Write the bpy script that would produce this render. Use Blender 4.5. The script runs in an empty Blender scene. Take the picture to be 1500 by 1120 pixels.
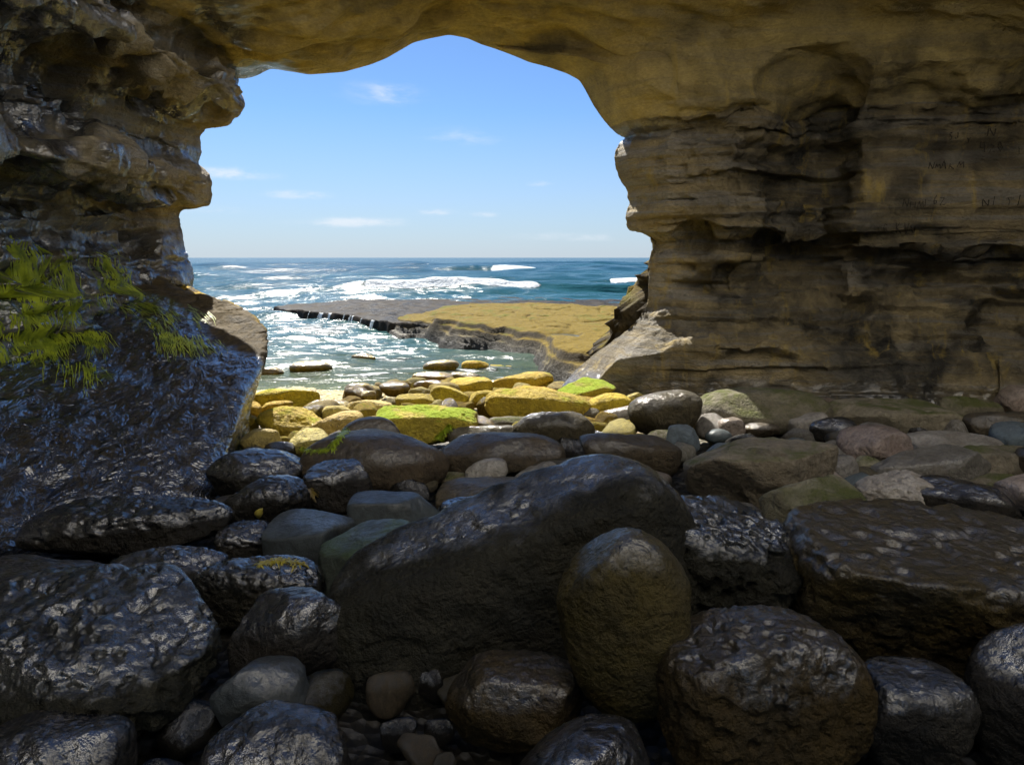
import bpy, math, random
import numpy as np
from mathutils import Vector

random.seed(7)
SC = bpy.context.scene
COL = SC.collection

# ------------------------------------------------------------------ camera
CAMZ, PITCH, F = 1.6, math.radians(7.0), 1000.0      # F: focal length in pixels of the 1500 px wide picture
cam = bpy.data.objects.new('camera', bpy.data.cameras.new('camera'))
COL.objects.link(cam)
cam.location = (0, 0, CAMZ)
cam.rotation_euler = (math.radians(90) - PITCH, 0, 0)
cam.data.sensor_width = 36
cam.data.lens = 24
cam.data.shift_y = -60 / 1500
cam.data.clip_start = 0.02
cam.data.clip_end = 20000
SC.camera = cam

# ------------------------------------------------------------------ world, sun, exposure
SUN_AZ, SUN_EL = math.radians(-21), math.radians(46)   # azimuth to the right of +Y
world = bpy.data.worlds.new('World')
SC.world = world
world.use_nodes = True
SKY_STRENGTH = 0.05
sun = bpy.data.objects.new('sun', bpy.data.lights.new('sun', 'SUN'))
COL.objects.link(sun)
sun.data.energy = 5.0
sun.data.angle = math.radians(0.53)
sun.data.color = (1.0, 0.95, 0.86)
sd = Vector((math.sin(SUN_AZ) * math.cos(SUN_EL), math.cos(SUN_AZ) * math.cos(SUN_EL), math.sin(SUN_EL)))
sun.rotation_euler = sd.to_track_quat('Z', 'Y').to_euler()
vs = SC.view_settings
SC.display_settings.display_device = 'sRGB'
vs.view_transform = 'Standard'
vs.look = 'None'
vs.gamma = 1.0
vs.use_curve_mapping = False
vs.exposure = 1.27
SC.cycles.use_denoising = True
SC.cycles.use_adaptive_sampling = True
SC.cycles.adaptive_threshold = 0.02
SC.cycles.max_bounces = 6
SC.cycles.diffuse_bounces = 3
SC.cycles.glossy_bounces = 2
SC.cycles.transparent_max_bounces = 8
SC.cycles.caustics_reflective = False
SC.cycles.caustics_refractive = False
SC.cycles.sample_clamp_indirect = 6.0


# ------------------------------------------------------------------ node helper
class G:
    def __init__(s, tree):
        s.t = tree
        s.n = tree.nodes
        s.n.clear()

    def node(s, kind, **kw):
        n = s.n.new(kind)
        for k, v in kw.items():
            if k.startswith('i_'):
                key = k[2:]
                key = int(key) if key.isdigit() else key
                s.put(n, key, v)
            else:
                setattr(n, k, v)
        return n

    def put(s, n, key, v):
        inp = n.inputs[key]
        if isinstance(v, bpy.types.NodeSocket):
            s.t.links.new(v, inp)
        elif hasattr(v, 'outputs'):
            s.t.links.new(v.outputs[0], inp)
        else:
            inp.default_value = v

    def math(s, op, a, b=0.5, clamp=False):
        n = s.n.new('ShaderNodeMath')
        n.operation = op
        n.use_clamp = clamp
        s.put(n, 0, a)
        s.put(n, 1, b)
        return n.outputs[0]

    def mix(s, fac, a, b, blend='MIX'):
        n = s.n.new('ShaderNodeMix')
        n.data_type = 'RGBA'
        n.blend_type = blend
        s.put(n, 0, fac)
        for k, v in ((6, a), (7, b)):
            s.put(n, k, tuple(v) + (1,) if isinstance(v, (tuple, list)) and len(v) == 3 else v)
        return n.outputs[2]

    def rng(s, v, a, b, c=0.0, d=1.0, smooth=False):
        n = s.n.new('ShaderNodeMapRange')
        if smooth:
            n.interpolation_type = 'SMOOTHSTEP'
        for i, x in enumerate((v, a, b, c, d)):
            s.put(n, i, x)
        return n.outputs[0]

    def noise(s, vec, scale, detail=6, rough=0.55, dist=0.0):
        n = s.n.new('ShaderNodeTexNoise')
        s.put(n, 'Vector', vec)
        n.inputs['Scale'].default_value = scale
        n.inputs['Detail'].default_value = min(detail, 4.5)
        n.inputs['Roughness'].default_value = rough
        n.inputs['Distortion'].default_value = dist
        return n.outputs['Fac']

    def scale(s, vec, sc):
        n = s.n.new('ShaderNodeMapping')
        s.put(n, 'Vector', vec)
        n.inputs['Scale'].default_value = sc
        return n.outputs[0]

    def attr(s, name):
        n = s.n.new('ShaderNodeAttribute')
        n.attribute_name = name
        return n.outputs['Fac']

    def bump(s, h, strength, dist, normal=None):
        n = s.n.new('ShaderNodeBump')
        n.inputs['Strength'].default_value = strength
        n.inputs['Distance'].default_value = dist
        s.put(n, 'Height', h)
        if normal is not None:
            s.put(n, 'Normal', normal)
        return n.outputs[0]


def material(name):
    m = bpy.data.materials.new(name)
    m.use_nodes = True
    g = G(m.node_tree)
    out = g.node('ShaderNodeOutputMaterial')
    p = g.node('ShaderNodeBsdfPrincipled')
    g.t.links.new(p.outputs[0], out.inputs[0])
    return m, g, p, out


# ------------------------------------------------------------------ sky with a few fair-weather clouds
g = G(world.node_tree)
wo = g.node('ShaderNodeOutputWorld')
bg = g.node('ShaderNodeBackground')
g.t.links.new(bg.outputs[0], wo.inputs[0])
sky = g.node('ShaderNodeTexSky')
sky.sky_type = 'NISHITA'
sky.sun_disc = False
sky.sun_elevation = SUN_EL
sky.sun_rotation = SUN_AZ
sky.air_density = 1.0
sky.dust_density = 0.1
sky.ozone_density = 3.0
tc = g.node('ShaderNodeTexCoord')
sep = g.node('ShaderNodeSeparateXYZ', i_0=tc.outputs['Generated'])
az = g.math('ARCTAN2', sep.outputs[0], sep.outputs[1])
el = g.math('ARCSINE', sep.outputs[2])
uv = g.node('ShaderNodeCombineXYZ', i_0=az, i_1=g.math('MULTIPLY', el, 3.2))
wisp = g.noise(uv, 9.0, 6, 0.62, 0.3)
lump = g.noise(uv, 26.0, 5, 0.6, 0.2)
total = None
# (azimuth, elevation, half width, half height, strength) in degrees of each small cloud
for a, e, w, h, k in ((-22.5, 6.3, 3.4, .45, 1.0), (-17.2, 4.9, 2.4, .35, .8), (-10.2, 12.8, 3.2, .9, .55),
                      (-4.2, 9.6, 3.6, .8, .42), (-11.5, 2.9, 4.0, .35, .75), (-6.3, 3.7, 2.0, .28, .7),
                      (-2.4, 3.5, 1.4, .25, .55), (2.2, 6.0, 1.2, .25, .45), (-24, 3.6, 3.5, .4, .45),
                      (4.8, 1.7, 6.0, .4, .45), (-15.0, 2.6, 3.2, .3, .5), (16, 8, 6, .7, .7), (30, 12, 6, .8, .7),
                      (-48, 8, 6, .7, .7), (-70, 14, 8, 1, .7), (60, 9, 7, .8, .7), (100, 15, 9, 1, .7),
                      (150, 10, 8, .9, .7), (-120, 12, 8, .9, .7), (-165, 9, 8, .8, .7)):
    dx = g.math('DIVIDE', g.math('SUBTRACT', az, math.radians(a)), math.radians(w))
    dy = g.math('DIVIDE', g.math('SUBTRACT', el, math.radians(e)), math.radians(h))
    r2 = g.math('ADD', g.math('MULTIPLY', dx, dx), g.math('MULTIPLY', dy, dy))
    gs = g.math('MULTIPLY', g.math('EXPONENT', g.math('MULTIPLY', r2, -1.0)), k)
    total = gs if total is None else g.math('ADD', total, gs)
ragged = g.math('ADD', g.math('MULTIPLY', wisp, .9), g.math('MULTIPLY', lump, .7))
cl = g.math('MULTIPLY', total, g.rng(ragged, .55, 1.05, 0, 1.2))
cl = g.rng(cl, .04, .75, 0, .62, True)
skyc = g.mix(1.0, sky.outputs[0], (0.64, 0.81, 1.05), 'MULTIPLY')
skyc = g.mix(g.rng(el, -.02, .20, .80, 0), skyc, (4.1, 4.8, 6.0))
skyc = g.mix(cl, skyc, (7.6, 7.9, 8.4))
g.put(bg, 0, skyc)
bg.inputs[1].default_value = SKY_STRENGTH

# ------------------------------------------------------------------ numpy helpers
CP, SP = math.cos(PITCH), math.sin(PITCH)


def ray(px, py):
    u, v = (px - 750) / F, (500 - py) / F
    return np.array((u, CP + v * SP, -SP + v * CP))


def at_y(px, py, y):
    d = ray(px, py)
    return np.array((0, 0, CAMZ)) + d * (y / d[1])


def at_z(px, py, z):
    d = ray(px, py)
    return np.array((0, 0, CAMZ)) + d * ((z - CAMZ) / d[2])


def project(P):
    """world points -> picture pixels of the 1500x1120 frame (used only to aim masks for wetness and algae)"""
    y, z = P[..., 1], P[..., 2] - CAMZ
    dep = np.maximum(y * CP - z * SP, 1e-3)
    return 750 + F * P[..., 0] / dep, 500 - F * (y * SP + z * CP) / dep


def _hash(ix, iy, iz, seed):
    h = (ix.astype(np.uint32) * np.uint32(374761393) + iy.astype(np.uint32) * np.uint32(668265263)
         + iz.astype(np.uint32) * np.uint32(2246822519) + np.uint32(seed * 3266489917 & 0xffffffff))
    h = (h ^ (h >> np.uint32(15))) * np.uint32(2246822519)
    h = (h ^ (h >> np.uint32(13))) * np.uint32(3266489917)
    h = h ^ (h >> np.uint32(16))
    return h.astype(np.float64) / 4294967295.0


def vnoise(P, seed=0):
    P = np.asarray(P, float)
    i = np.floor(P).astype(np.int64)
    f = P - i
    f = f * f * f * (f * (f * 6 - 15) + 10)
    x, y, z = i[..., 0], i[..., 1], i[..., 2]
    fx, fy, fz = f[..., 0], f[..., 1], f[..., 2]
    r = 0
    for a in (0, 1):
        wa = fx if a else 1 - fx
        for b in (0, 1):
            wb = fy if b else 1 - fy
            for c in (0, 1):
                wc = fz if c else 1 - fz
                r = r + wa * wb * wc * _hash(x + a, y + b, z + c, seed)
    return r * 2 - 1


def fbm(P, scale, octs=4, seed=0, gain=0.5, ridge=False):
    P = np.asarray(P, float) * scale
    a, s, tot = 1.0, 0.0, 0.0
    for o in range(octs):
        n = vnoise(P + o * 17.31, seed + o * 13)
        if ridge:
            n = 1 - 2 * np.abs(n)
        s = s + a * n
        tot += a
        a *= gain
        P = P * 2.03
    return s / tot


def sstep(a, b, x):
    t = np.clip((np.asarray(x, float) - a) / (b - a), 0, 1)
    return t * t * (3 - 2 * t)


def normals(Pg):
    du = np.gradient(Pg, axis=0)
    dv = np.gradient(Pg, axis=1)
    n = np.cross(du, dv)
    return n / np.maximum(np.linalg.norm(n, axis=-1, keepdims=True), 1e-9)


def quads_grid(ns, nt):
    i = np.arange(ns - 1)[:, None] * nt + np.arange(nt - 1)[None, :]
    return np.stack([i, i + 1, i + 1 + nt, i + nt], -1).reshape(-1, 4)


def mesh_from(name, V, Q, mats=(), smooth=True, attrs=None):
    V = np.ascontiguousarray(V.reshape(-1, 3), dtype=np.float32)
    Q = np.ascontiguousarray(Q, dtype=np.int32)
    k = Q.shape[1]
    me = bpy.data.meshes.new(name)
    me.vertices.add(len(V))
    me.vertices.foreach_set('co', V.ravel())
    me.loops.add(Q.size)
    me.loops.foreach_set('vertex_index', Q.ravel())
    me.polygons.add(len(Q))
    me.polygons.foreach_set('loop_start', np.arange(0, Q.size, k, dtype=np.int32))
    me.polygons.foreach_set('use_smooth', np.full(len(Q), smooth))
    for m in mats:
        me.materials.append(m)
    for an, av in (attrs or {}).items():
        at = me.attributes.new(an, 'FLOAT', 'POINT')
        at.data.foreach_set('value', np.ascontiguousarray(av, dtype=np.float32).ravel())
    me.update(calc_edges=True)
    return me


def obj(name, me, parent=None, label=None, cat=None, group=None, kind=None, loc=None):
    o = bpy.data.objects.new(name, me)
    COL.objects.link(o)
    if parent is not None:
        o.parent = parent
    if loc is not None:
        o.location = loc
    for k, v in (('label', label), ('category', cat), ('group', group), ('kind', kind)):
        if v:
            o[k] = v
    return o


def catmull(ctrl, n, axis=0):
    c = np.moveaxis(np.asarray(ctrl, float), axis, 0)
    m = len(c)
    t = np.linspace(0, m - 1 - 1e-9, n)
    i = t.astype(int)
    f = (t - i).reshape((-1,) + (1,) * (c.ndim - 1))
    p = [c[np.clip(i + k, 0, m - 1)] for k in (-1, 0, 1, 2)]
    r = 0.5 * (2 * p[1] + (p[2] - p[0]) * f + (2 * p[0] - 5 * p[1] + 4 * p[2] - p[3]) * f ** 2
               + (3 * p[1] - p[0] - 3 * p[2] + p[3]) * f ** 3)
    return np.moveaxis(r, 0, axis)


def dens(n, xs, ws):
    """n parameters in 0..1 spread with density given by (xs, ws)"""
    u = np.linspace(0, 1, 4000)
    w = np.interp(u, xs, ws)
    c = np.concatenate([[0], np.cumsum((w[1:] + w[:-1]) / 2)])
    return np.interp(np.linspace(0, c[-1], n), c, u)


# ------------------------------------------------------------------ materials
def rock_wall_material(name, dry_a, dry_b, grey, band=1.0, bumpy=1.0):
    m, g, p, out = material(name)
    tc = g.node('ShaderNodeTexCoord').outputs['Object']
    big = g.noise(tc, 0.9, 5, .6, .4)
    mid = g.noise(tc, 3.6, 7, .62, .3)
    strat = g.noise(g.scale(tc, (.5, .5, 7.0)), 1.6, 6, .6, .25)
    fine = g.noise(g.scale(tc, (1, 1, 2.0)), 26, 8, .68)
    grit = g.noise(tc, 120, 4, .7)
    col = g.mix(g.rng(mid, .32, .68), dry_a, dry_b)
    col = g.mix(g.math('MULTIPLY', g.rng(strat, .48, .58), .85 * band), col, grey)
    col = g.mix(g.rng(g.noise(g.scale(tc, (.6, .6, 14)), 1.5, 4, .6, .2), .54, .68, 0, .38 * band), col, (.09, .072, .045))
    col = g.mix(g.rng(fine, .38, .7, 0, .4), col, (0.10, .078, .04))
    stain_shade = g.math('MULTIPLY', g.attr('stain_shade'), g.rng(mid, .25, .6, .55, 1.0))
    col = g.mix(stain_shade, col, (0.018, 0.016, 0.011))  # rock stains and painted shade share this dark tone
    ochre = g.rng(g.noise(g.scale(tc, (2.2, 2.2, .45)), 2.2, 5, .6, .5), .58, .72, 0, .6)
    col = g.mix(ochre, col, (.42, .30, .06))
    wet = g.math('MULTIPLY', g.attr('wet'), g.rng(mid, .3, .55, .5, 1.0), True)
    col = g.mix(g.math('MULTIPLY', wet, .86), col, (0.016, 0.017, 0.018))
    alg = g.math('MULTIPLY', g.attr('alg'), g.rng(g.noise(tc, 7, 6, .65, .4), .42, .58), True)
    col = g.mix(alg, col, (0.09, 0.13, 0.012))
    lich = g.math('MULTIPLY', g.attr('lich'), g.rng(mid, .35, .6), True)
    col = g.mix(lich, col, (.42, .27, .03))
    g.put(p, 'Base Color', col)
    rough = g.rng(wet, 0, 1, .82, .12)
    g.put(p, 'Coat Weight', g.math('MULTIPLY', wet, .9))
    p.inputs['Coat Roughness'].default_value = .10
    p.inputs['Coat IOR'].default_value = 2.4
    rough = g.math('ADD', rough, g.math('MULTIPLY', g.math('SUBTRACT', fine, .5), .25))
    rough = g.math('MAXIMUM', g.math('ADD', rough, g.math('MULTIPLY', alg, .5)), .08)
    g.put(p, 'Roughness', rough)
    h = g.math('ADD', g.math('MULTIPLY', fine, .7), g.math('MULTIPLY', strat, .5))
    b = g.bump(h, .9 * bumpy, .06)
    b = g.bump(g.noise(g.scale(tc, (1, 1, 1.4)), 12, 5, .65, .6), .8 * bumpy, .06, b)
    b = g.bump(grit, .30, .008, b)
    g.put(p, 'Normal', b)
    g.put(p, 'Coat Normal', g.bump(g.noise(g.scale(tc, (1, 1, 1.6)), 9, 4, .6, .5), .5, .05))
    return m


MAT_LEFT = rock_wall_material('sandstone_left', (.50, .41, .25), (.30, .245, .16), (.40, .38, .35))
MAT_CEIL = rock_wall_material('sandstone_ceiling', (.60, .46, .165), (.40, .31, .12), (.36, .30, .18), .5, .6)
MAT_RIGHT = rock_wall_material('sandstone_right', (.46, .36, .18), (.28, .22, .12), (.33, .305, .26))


def ledge_material():
    m, g, p, out = material('wet_ledge_rock')
    tc = g.node('ShaderNodeTexCoord').outputs['Object']
    mid = g.noise(tc, 4, 7, .62, .3)
    flow = g.noise(g.scale(tc, (1.0, .55, 1.0)), 11, 7, .6, .9)
    fine = g.noise(tc, 40, 6, .65, .3)
    col = g.mix(g.rng(mid, .3, .7), (.012, .013, .015), (.035, .032, .026))
    alg = g.math('MULTIPLY', g.attr('alg'), g.rng(flow, .42, .58), True)
    col = g.mix(alg, col, (.07, .10, .010))
    dry = g.math('MULTIPLY', g.attr('dry'), g.rng(mid, .2, .45, .7, 1.0), True)
    col = g.mix(dry, col, g.mix(g.rng(flow, .4, .6), (.095, .070, .034), (.05, .038, .02)))
    lich = g.math('MULTIPLY', g.attr('lich'), g.rng(mid, .4, .55), True)
    col = g.mix(lich, col, (.46, .31, .03))
    g.put(p, 'Base Color', col)
    r = g.rng(fine, .3, .7, .12, .26)
    g.put(p, 'Coat Weight', g.math('SUBTRACT', 1.0, g.rng(g.attr('dry'), .1, .8), True))
    g.put(p, 'Specular IOR Level', g.rng(g.attr('dry'), 0, 1, .5, .1))
    p.inputs['Coat Roughness'].default_value = .12
    p.inputs['Coat IOR'].default_value = 2.2
    r = g.math('ADD', r, g.math('MULTIPLY', alg, .3))
    r = g.math('ADD', r, g.math('MULTIPLY', dry, .6), True)
    g.put(p, 'Roughness', r)
    b = g.bump(flow, .7, .05)
    b = g.bump(fine, .4, .010, b)
    g.put(p, 'Normal', b)
    g.put(p, 'Coat Normal', g.bump(g.noise(g.scale(tc, (1.0, .45, 1.0)), 10, 3.5, .6, .8), .95, .06))
    return m


MAT_LEDGE = ledge_material()


def stone_material(name, ca, cb, rough, wet_top=0.0, moss=None, moss_amt=0.0, pits=0.0, speck=None, bump=.5, sheen=.0):
    m, g, p, out = material(name)
    oi = g.node('ShaderNodeObjectInfo')
    tc0 = g.node('ShaderNodeTexCoord').outputs['Object']
    off = g.node('ShaderNodeVectorMath', operation='ADD', i_0=tc0)
    cmb = g.node('ShaderNodeCombineXYZ', i_0=g.math('MULTIPLY', oi.outputs['Random'], 37.0), i_1=g.math('MULTIPLY', oi.outputs['Random'], 91.0))
    g.put(off, 1, cmb.outputs[0])
    tc = off.outputs[0]
    geo = g.node('ShaderNodeNewGeometry')
    nz = g.node('ShaderNodeSeparateXYZ', i_0=geo.outputs['Normal']).outputs[2]
    mid = g.noise(tc, 5, 7, .62, .3)
    fine = g.noise(tc, 34, 7, .66, .2)
    grit = g.noise(tc, 150, 4, .7)
    blot = g.noise(tc, 2.2, 4, .6, .5)
    col = g.mix(g.rng(mid, .3, .7), ca, cb)
    hue = g.node('ShaderNodeHueSaturation')
    g.put(hue, 'Value', g.rng(oi.outputs['Random'], 0, 1, .75, 1.25))
    g.put(hue, 'Hue', g.rng(g.math('FRACT', g.math('MULTIPLY', oi.outputs['Random'], 7.3)), 0, 1, .485, .515))
    g.put(hue, 'Color', col)
    col = hue.outputs[0]
    col = g.mix(g.rng(fine, .36, .74, 0, .55), col, g.mix(.7, col, (0.02, .018, .012)))
    col = g.mix(g.rng(blot, .46, .66, 0, .6), col, g.mix(.55, col, (.05, .045, .035)))
    col = g.mix(g.rng(g.noise(tc, 11, 4, .7, .3), .5, .66, 0, .5), col, g.mix(.6, col, (.012, .011, .008)))
    if speck:
        v = g.node('ShaderNodeTexVoronoi', i_Vector=tc)
        v.inputs['Scale'].default_value = 38
        s = g.math('MULTIPLY', g.rng(v.outputs['Distance'], .18, .3, 1, 0), g.rng(mid, .46, .56))
        col = g.mix(s, col, speck)
    r = g.math('ADD', g.math('MULTIPLY', g.math('SUBTRACT', fine, .5), .35), rough)
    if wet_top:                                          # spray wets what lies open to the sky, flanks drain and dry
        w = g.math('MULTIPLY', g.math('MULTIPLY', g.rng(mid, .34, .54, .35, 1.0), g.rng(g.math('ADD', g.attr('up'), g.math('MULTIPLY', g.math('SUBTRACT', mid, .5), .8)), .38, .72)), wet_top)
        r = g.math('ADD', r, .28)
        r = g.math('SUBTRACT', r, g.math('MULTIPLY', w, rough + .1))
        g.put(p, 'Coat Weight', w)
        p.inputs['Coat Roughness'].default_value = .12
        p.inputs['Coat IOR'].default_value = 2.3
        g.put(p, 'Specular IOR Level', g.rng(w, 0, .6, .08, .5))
    if moss:
        k = g.math('MULTIPLY', g.rng(nz, .45, .9), g.rng(g.noise(tc, 3.2, 6, .65, .4), .62 - .25 * moss_amt, .78 - .25 * moss_amt), True)
        col = g.mix(k, col, moss)
        r = g.math('ADD', r, g.math('MULTIPLY', k, .3), True)
    g.put(p, 'Base Color', col)
    g.put(p, 'Roughness', g.math('MAXIMUM', r, .10))
    b = g.bump(g.math('ADD', fine, g.math('MULTIPLY', g.noise(tc, 70, 4, .7), .2 if wet_top > .5 else .5)), min(1.0, bump * 1.5), .022)
    if False:
        v = g.node('ShaderNodeTexVoronoi', i_Vector=tc, feature='SMOOTH_F1')
        v.inputs['Scale'].default_value = 11
        b = g.bump(g.math('ADD', g.math('MULTIPLY', v.outputs['Distance'], g.rng(blot, .4, .62)), g.math('MULTIPLY', g.noise(tc, 16, 4, .65, .3), .8)), pits * .8, .05, b)
    else:
        b = g.bump(g.noise(tc, 17, 5, .7, .2), min(1, bump * .8 + pits * .4), .045, b)
    b = g.bump(grit, .15 if wet_top > .5 else .45, .007, b)
    g.put(p, 'Normal', b)
    g.put(p, 'Coat Normal', g.bump(g.noise(tc, 22, 4, .62, .3), .55, .03))
    return m


SM = {
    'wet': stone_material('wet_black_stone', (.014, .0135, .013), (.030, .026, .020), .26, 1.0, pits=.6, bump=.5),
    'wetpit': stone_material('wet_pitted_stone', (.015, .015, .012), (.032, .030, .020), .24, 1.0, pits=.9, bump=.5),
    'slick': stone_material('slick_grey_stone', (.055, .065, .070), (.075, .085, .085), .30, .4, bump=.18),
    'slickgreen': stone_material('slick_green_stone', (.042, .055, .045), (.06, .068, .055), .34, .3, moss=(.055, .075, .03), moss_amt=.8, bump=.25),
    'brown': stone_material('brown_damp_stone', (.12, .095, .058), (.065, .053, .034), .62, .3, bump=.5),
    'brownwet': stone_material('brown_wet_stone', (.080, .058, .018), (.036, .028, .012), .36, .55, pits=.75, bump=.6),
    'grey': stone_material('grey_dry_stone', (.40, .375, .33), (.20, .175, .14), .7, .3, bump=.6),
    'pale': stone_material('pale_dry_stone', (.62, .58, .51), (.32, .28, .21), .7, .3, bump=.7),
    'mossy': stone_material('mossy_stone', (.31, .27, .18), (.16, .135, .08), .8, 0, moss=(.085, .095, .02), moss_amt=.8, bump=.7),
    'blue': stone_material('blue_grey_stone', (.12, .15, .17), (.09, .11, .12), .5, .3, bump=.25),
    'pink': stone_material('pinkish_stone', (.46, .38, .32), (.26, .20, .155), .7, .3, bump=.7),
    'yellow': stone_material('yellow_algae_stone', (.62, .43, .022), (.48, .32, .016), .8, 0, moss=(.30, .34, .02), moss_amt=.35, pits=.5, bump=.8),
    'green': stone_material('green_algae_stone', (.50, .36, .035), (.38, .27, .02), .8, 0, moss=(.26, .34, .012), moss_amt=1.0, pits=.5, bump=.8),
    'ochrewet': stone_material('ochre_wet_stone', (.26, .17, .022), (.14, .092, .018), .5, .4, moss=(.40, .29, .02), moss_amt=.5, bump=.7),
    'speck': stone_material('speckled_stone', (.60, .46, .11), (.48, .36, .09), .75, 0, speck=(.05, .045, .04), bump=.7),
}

# ------------------------------------------------------------------ the cave shell
ZS = -0.5                                            # sea level
MOUTH = [  # outline of the opening: pixel, distance Y of the rock there, region 0 left / 1 ceiling / 2 right
    (300, 660, 8.1), (296, 560, 8.1), (290, 470, 8.15), (283, 405, 8.2), (275, 375, 8.2), (264, 340, 8.2), (259, 325, 8.2),
    (262, 312, 8.2), (268, 305, 8.2), (295, 303, 8.2), (307, 301, 8.2), (312, 288, 8.2), (313, 272, 8.2), (309, 259, 8.2),
    (299, 248, 8.2), (290, 240, 8.2), (296, 230, 8.2), (297, 219, 8.2), (295, 205, 8.2), (300, 193, 8.2), (310, 187, 8.2),
    (338, 181, 8.2), (350, 168, 8.2), (358, 154, 8.2), (352, 136, 8.2), (345, 125, 8.25), (342, 113, 8.3), (352, 108, 8.35),
    (372, 108, 8.4), (395, 100, 8.45), (420, 105, 8.5), (452, 110, 8.6), (505, 106, 8.7), (545, 94, 8.8), (565, 86, 8.8),
    (590, 72, 8.85), (605, 63, 8.85), (628, 57, 8.9), (658, 52, 8.9), (685, 57, 8.9), (705, 66, 8.9), (740, 78, 8.9),
    (775, 92, 8.9), (805, 99, 8.9), (830, 107, 8.9), (849, 117, 8.9), (857, 130, 8.9), (870, 155, 8.9), (884, 176, 8.9),
    (900, 192, 8.9), (918, 203, 8.9), (906, 214, 8.9), (902, 228, 8.9), (904, 255, 8.9), (911, 268, 8.9), (919, 276, 8.9),
    (920, 290, 8.9), (923, 299, 8.9), (917, 306, 8.9), (917, 328, 8.9), (922, 338, 8.9), (945, 345, 8.9), (956, 352, 8.9),
    (958, 362, 8.9), (950, 380, 8.9), (951, 400, 8.9), (948, 425, 8.9), (945, 448, 8.9), (934, 470, 8.9), (908, 492, 8.9), (872, 516, 8.95), (842, 540, 9.0), (822, 562, 9.0), (812, 600, 9.0), (808, 680, 9.0)]
CT = np.array([at_y(a, b, c) for a, b, c in MOUTH])
seg = np.concatenate([[0], np.cumsum(np.linalg.norm(np.diff(CT, axis=0), axis=1))])
NT, NS = 660, 520
tt = np.linspace(0, seg[-1], NT)
M = np.stack([np.interp(tt, seg, CT[:, k]) for k in range(3)], 1)
ker = np.array([1, 2, 3, 2, 1]) / 9.0
M = np.stack([np.convolve(np.pad(M[:, k], 2, 'edge'), ker, 'valid') for k in range(3)], 1)
tL, tR = seg[27], seg[49]                            # where the left wall ends and the right wall begins
u = sstep(tL - .2, tR + .2, tt)                      # 0 on the left wall, 1 on the right wall
wceil = sstep(tL - .35, tL + .45, tt) * (1 - sstep(tR - .5, tR + .3, tt))

S = dens(NS, [0, .05, .5, .62, 1], [2.6, 2.0, 1.6, .7, .25])
LX = np.interp(S, [0, .2, .45, .6, 1], [0, -.05, .0, .1, -.2])
LY = np.interp(S, [0, .45, .6, 1], [0, -4.3, -6.2, -11.2])
RP = np.array([[0, 1.75, 8.9], [.04, 1.98, 8.62], [.10, 2.45, 8.42], [.28, 4.0, 8.20], [.44, 5.7, 8.05], [.52, 6.6, 7.3], [.60, 6.8, 5.5], [1, 6.8, -3.0]])
RX, RY = np.interp(S, RP[:, 0], RP[:, 1]), np.interp(S, RP[:, 0], RP[:, 2])
k9 = np.ones(17) / 17
RX = np.convolve(np.pad(RX, 8, 'edge'), k9, 'valid'); RX[0] = 1.75
RY = np.convolve(np.pad(RY, 8, 'edge'), k9, 'valid'); RY[0] = 8.9
dRX, dRY = np.gradient(RX), np.gradient(RY)
ln = np.hypot(dRX, dRY) + 1e-9
NRX, NRY = dRY / ln, -dRX / ln                       # towards the cave
NRX, NRY = np.where(S < .002, -1, NRX), np.where(S < .002, 0, NRY)
zM = M[:, 2]
pR = 1.75 - M[:, 0]                                  # how far each bed of the right wall juts out at the mouth
# the inner right wall: carved panel above, darker recess below, smooth worn foot
zz = [-1.6, -.4, .15, .55, .8, 1.0, 1.6, 1.66, 1.72, 2.35, 2.6, 2.8, 3.1, 3.2, 3.5, 4.5]
pp = [.75, .62, .50, .30, .12, .0, -.12, -.08, .20, .26, .22, .14, .02, .05, .60, .95]
pR2 = np.interp(zM, zz, pp)
zf = [-1.6, -.5, .2, .55, .75, 4]
pfoot = np.interp(zM, zf, [.8, .62, .45, .22, 0, 0])
pl = M[:, 0] + 3.75
PL = np.stack([M[None, :, 0] + LX[:, None] + (.55 * pl * (1 - sstep(tL - .6, tL, tt)))[None, :] * sstep(.02, .12, S)[:, None], M[None, :, 1] + LY[:, None], np.broadcast_to(zM, (NS, NT))], -1)
k2 = sstep(.15, .27, S)[:, None]
onR = sstep(.62, .98, u)[None, :]
prot = pR[None, :] * (1 - k2) + pR2[None, :] * k2 + pfoot[None, :] * (sstep(0, .05, S) * (1 - sstep(.16, .3, S)))[:, None]
pcap = np.interp(S, [0, .012, .06, .12], [3.0, 1.0, .62, .55])[:, None]
prot = np.minimum(prot, pcap)
prot = prot - (.60 * sstep(.14, .20, S) * (1 - sstep(.265, .285, S)))[:, None] * (sstep(.9, 1.5, zM) * (1 - sstep(3.3, 3.8, zM)))[None, :]
PRw = np.stack([RX[:, None] + NRX[:, None] * prot, RY[:, None] + NRY[:, None] * prot, np.broadcast_to(zM, (NS, NT))], -1)
PRc = np.stack([M[None, :, 0] + (RX - 1.75)[:, None], M[None, :, 1] + (RY - 8.9)[:, None], np.broadcast_to(zM, (NS, NT))], -1)
PR = PRc * (1 - onR[..., None]) + PRw * onR[..., None]
P = PL * (1 - u)[None, :, None] + PR * u[None, :, None]
# roof rises a little inside the cave, left wall leans out with height towards the camera
P[..., 2] += wceil[None, :] * (.20 * sstep(.08, .4, S) + .5 * sstep(.4, .8, S))[:, None]
leftw = (1 - sstep(tL - .1, tL + .5, tt))
rightw = sstep(tR - .4, tR + .1, tt)
fade = sstep(.0, .07, S)[:, None]
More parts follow.
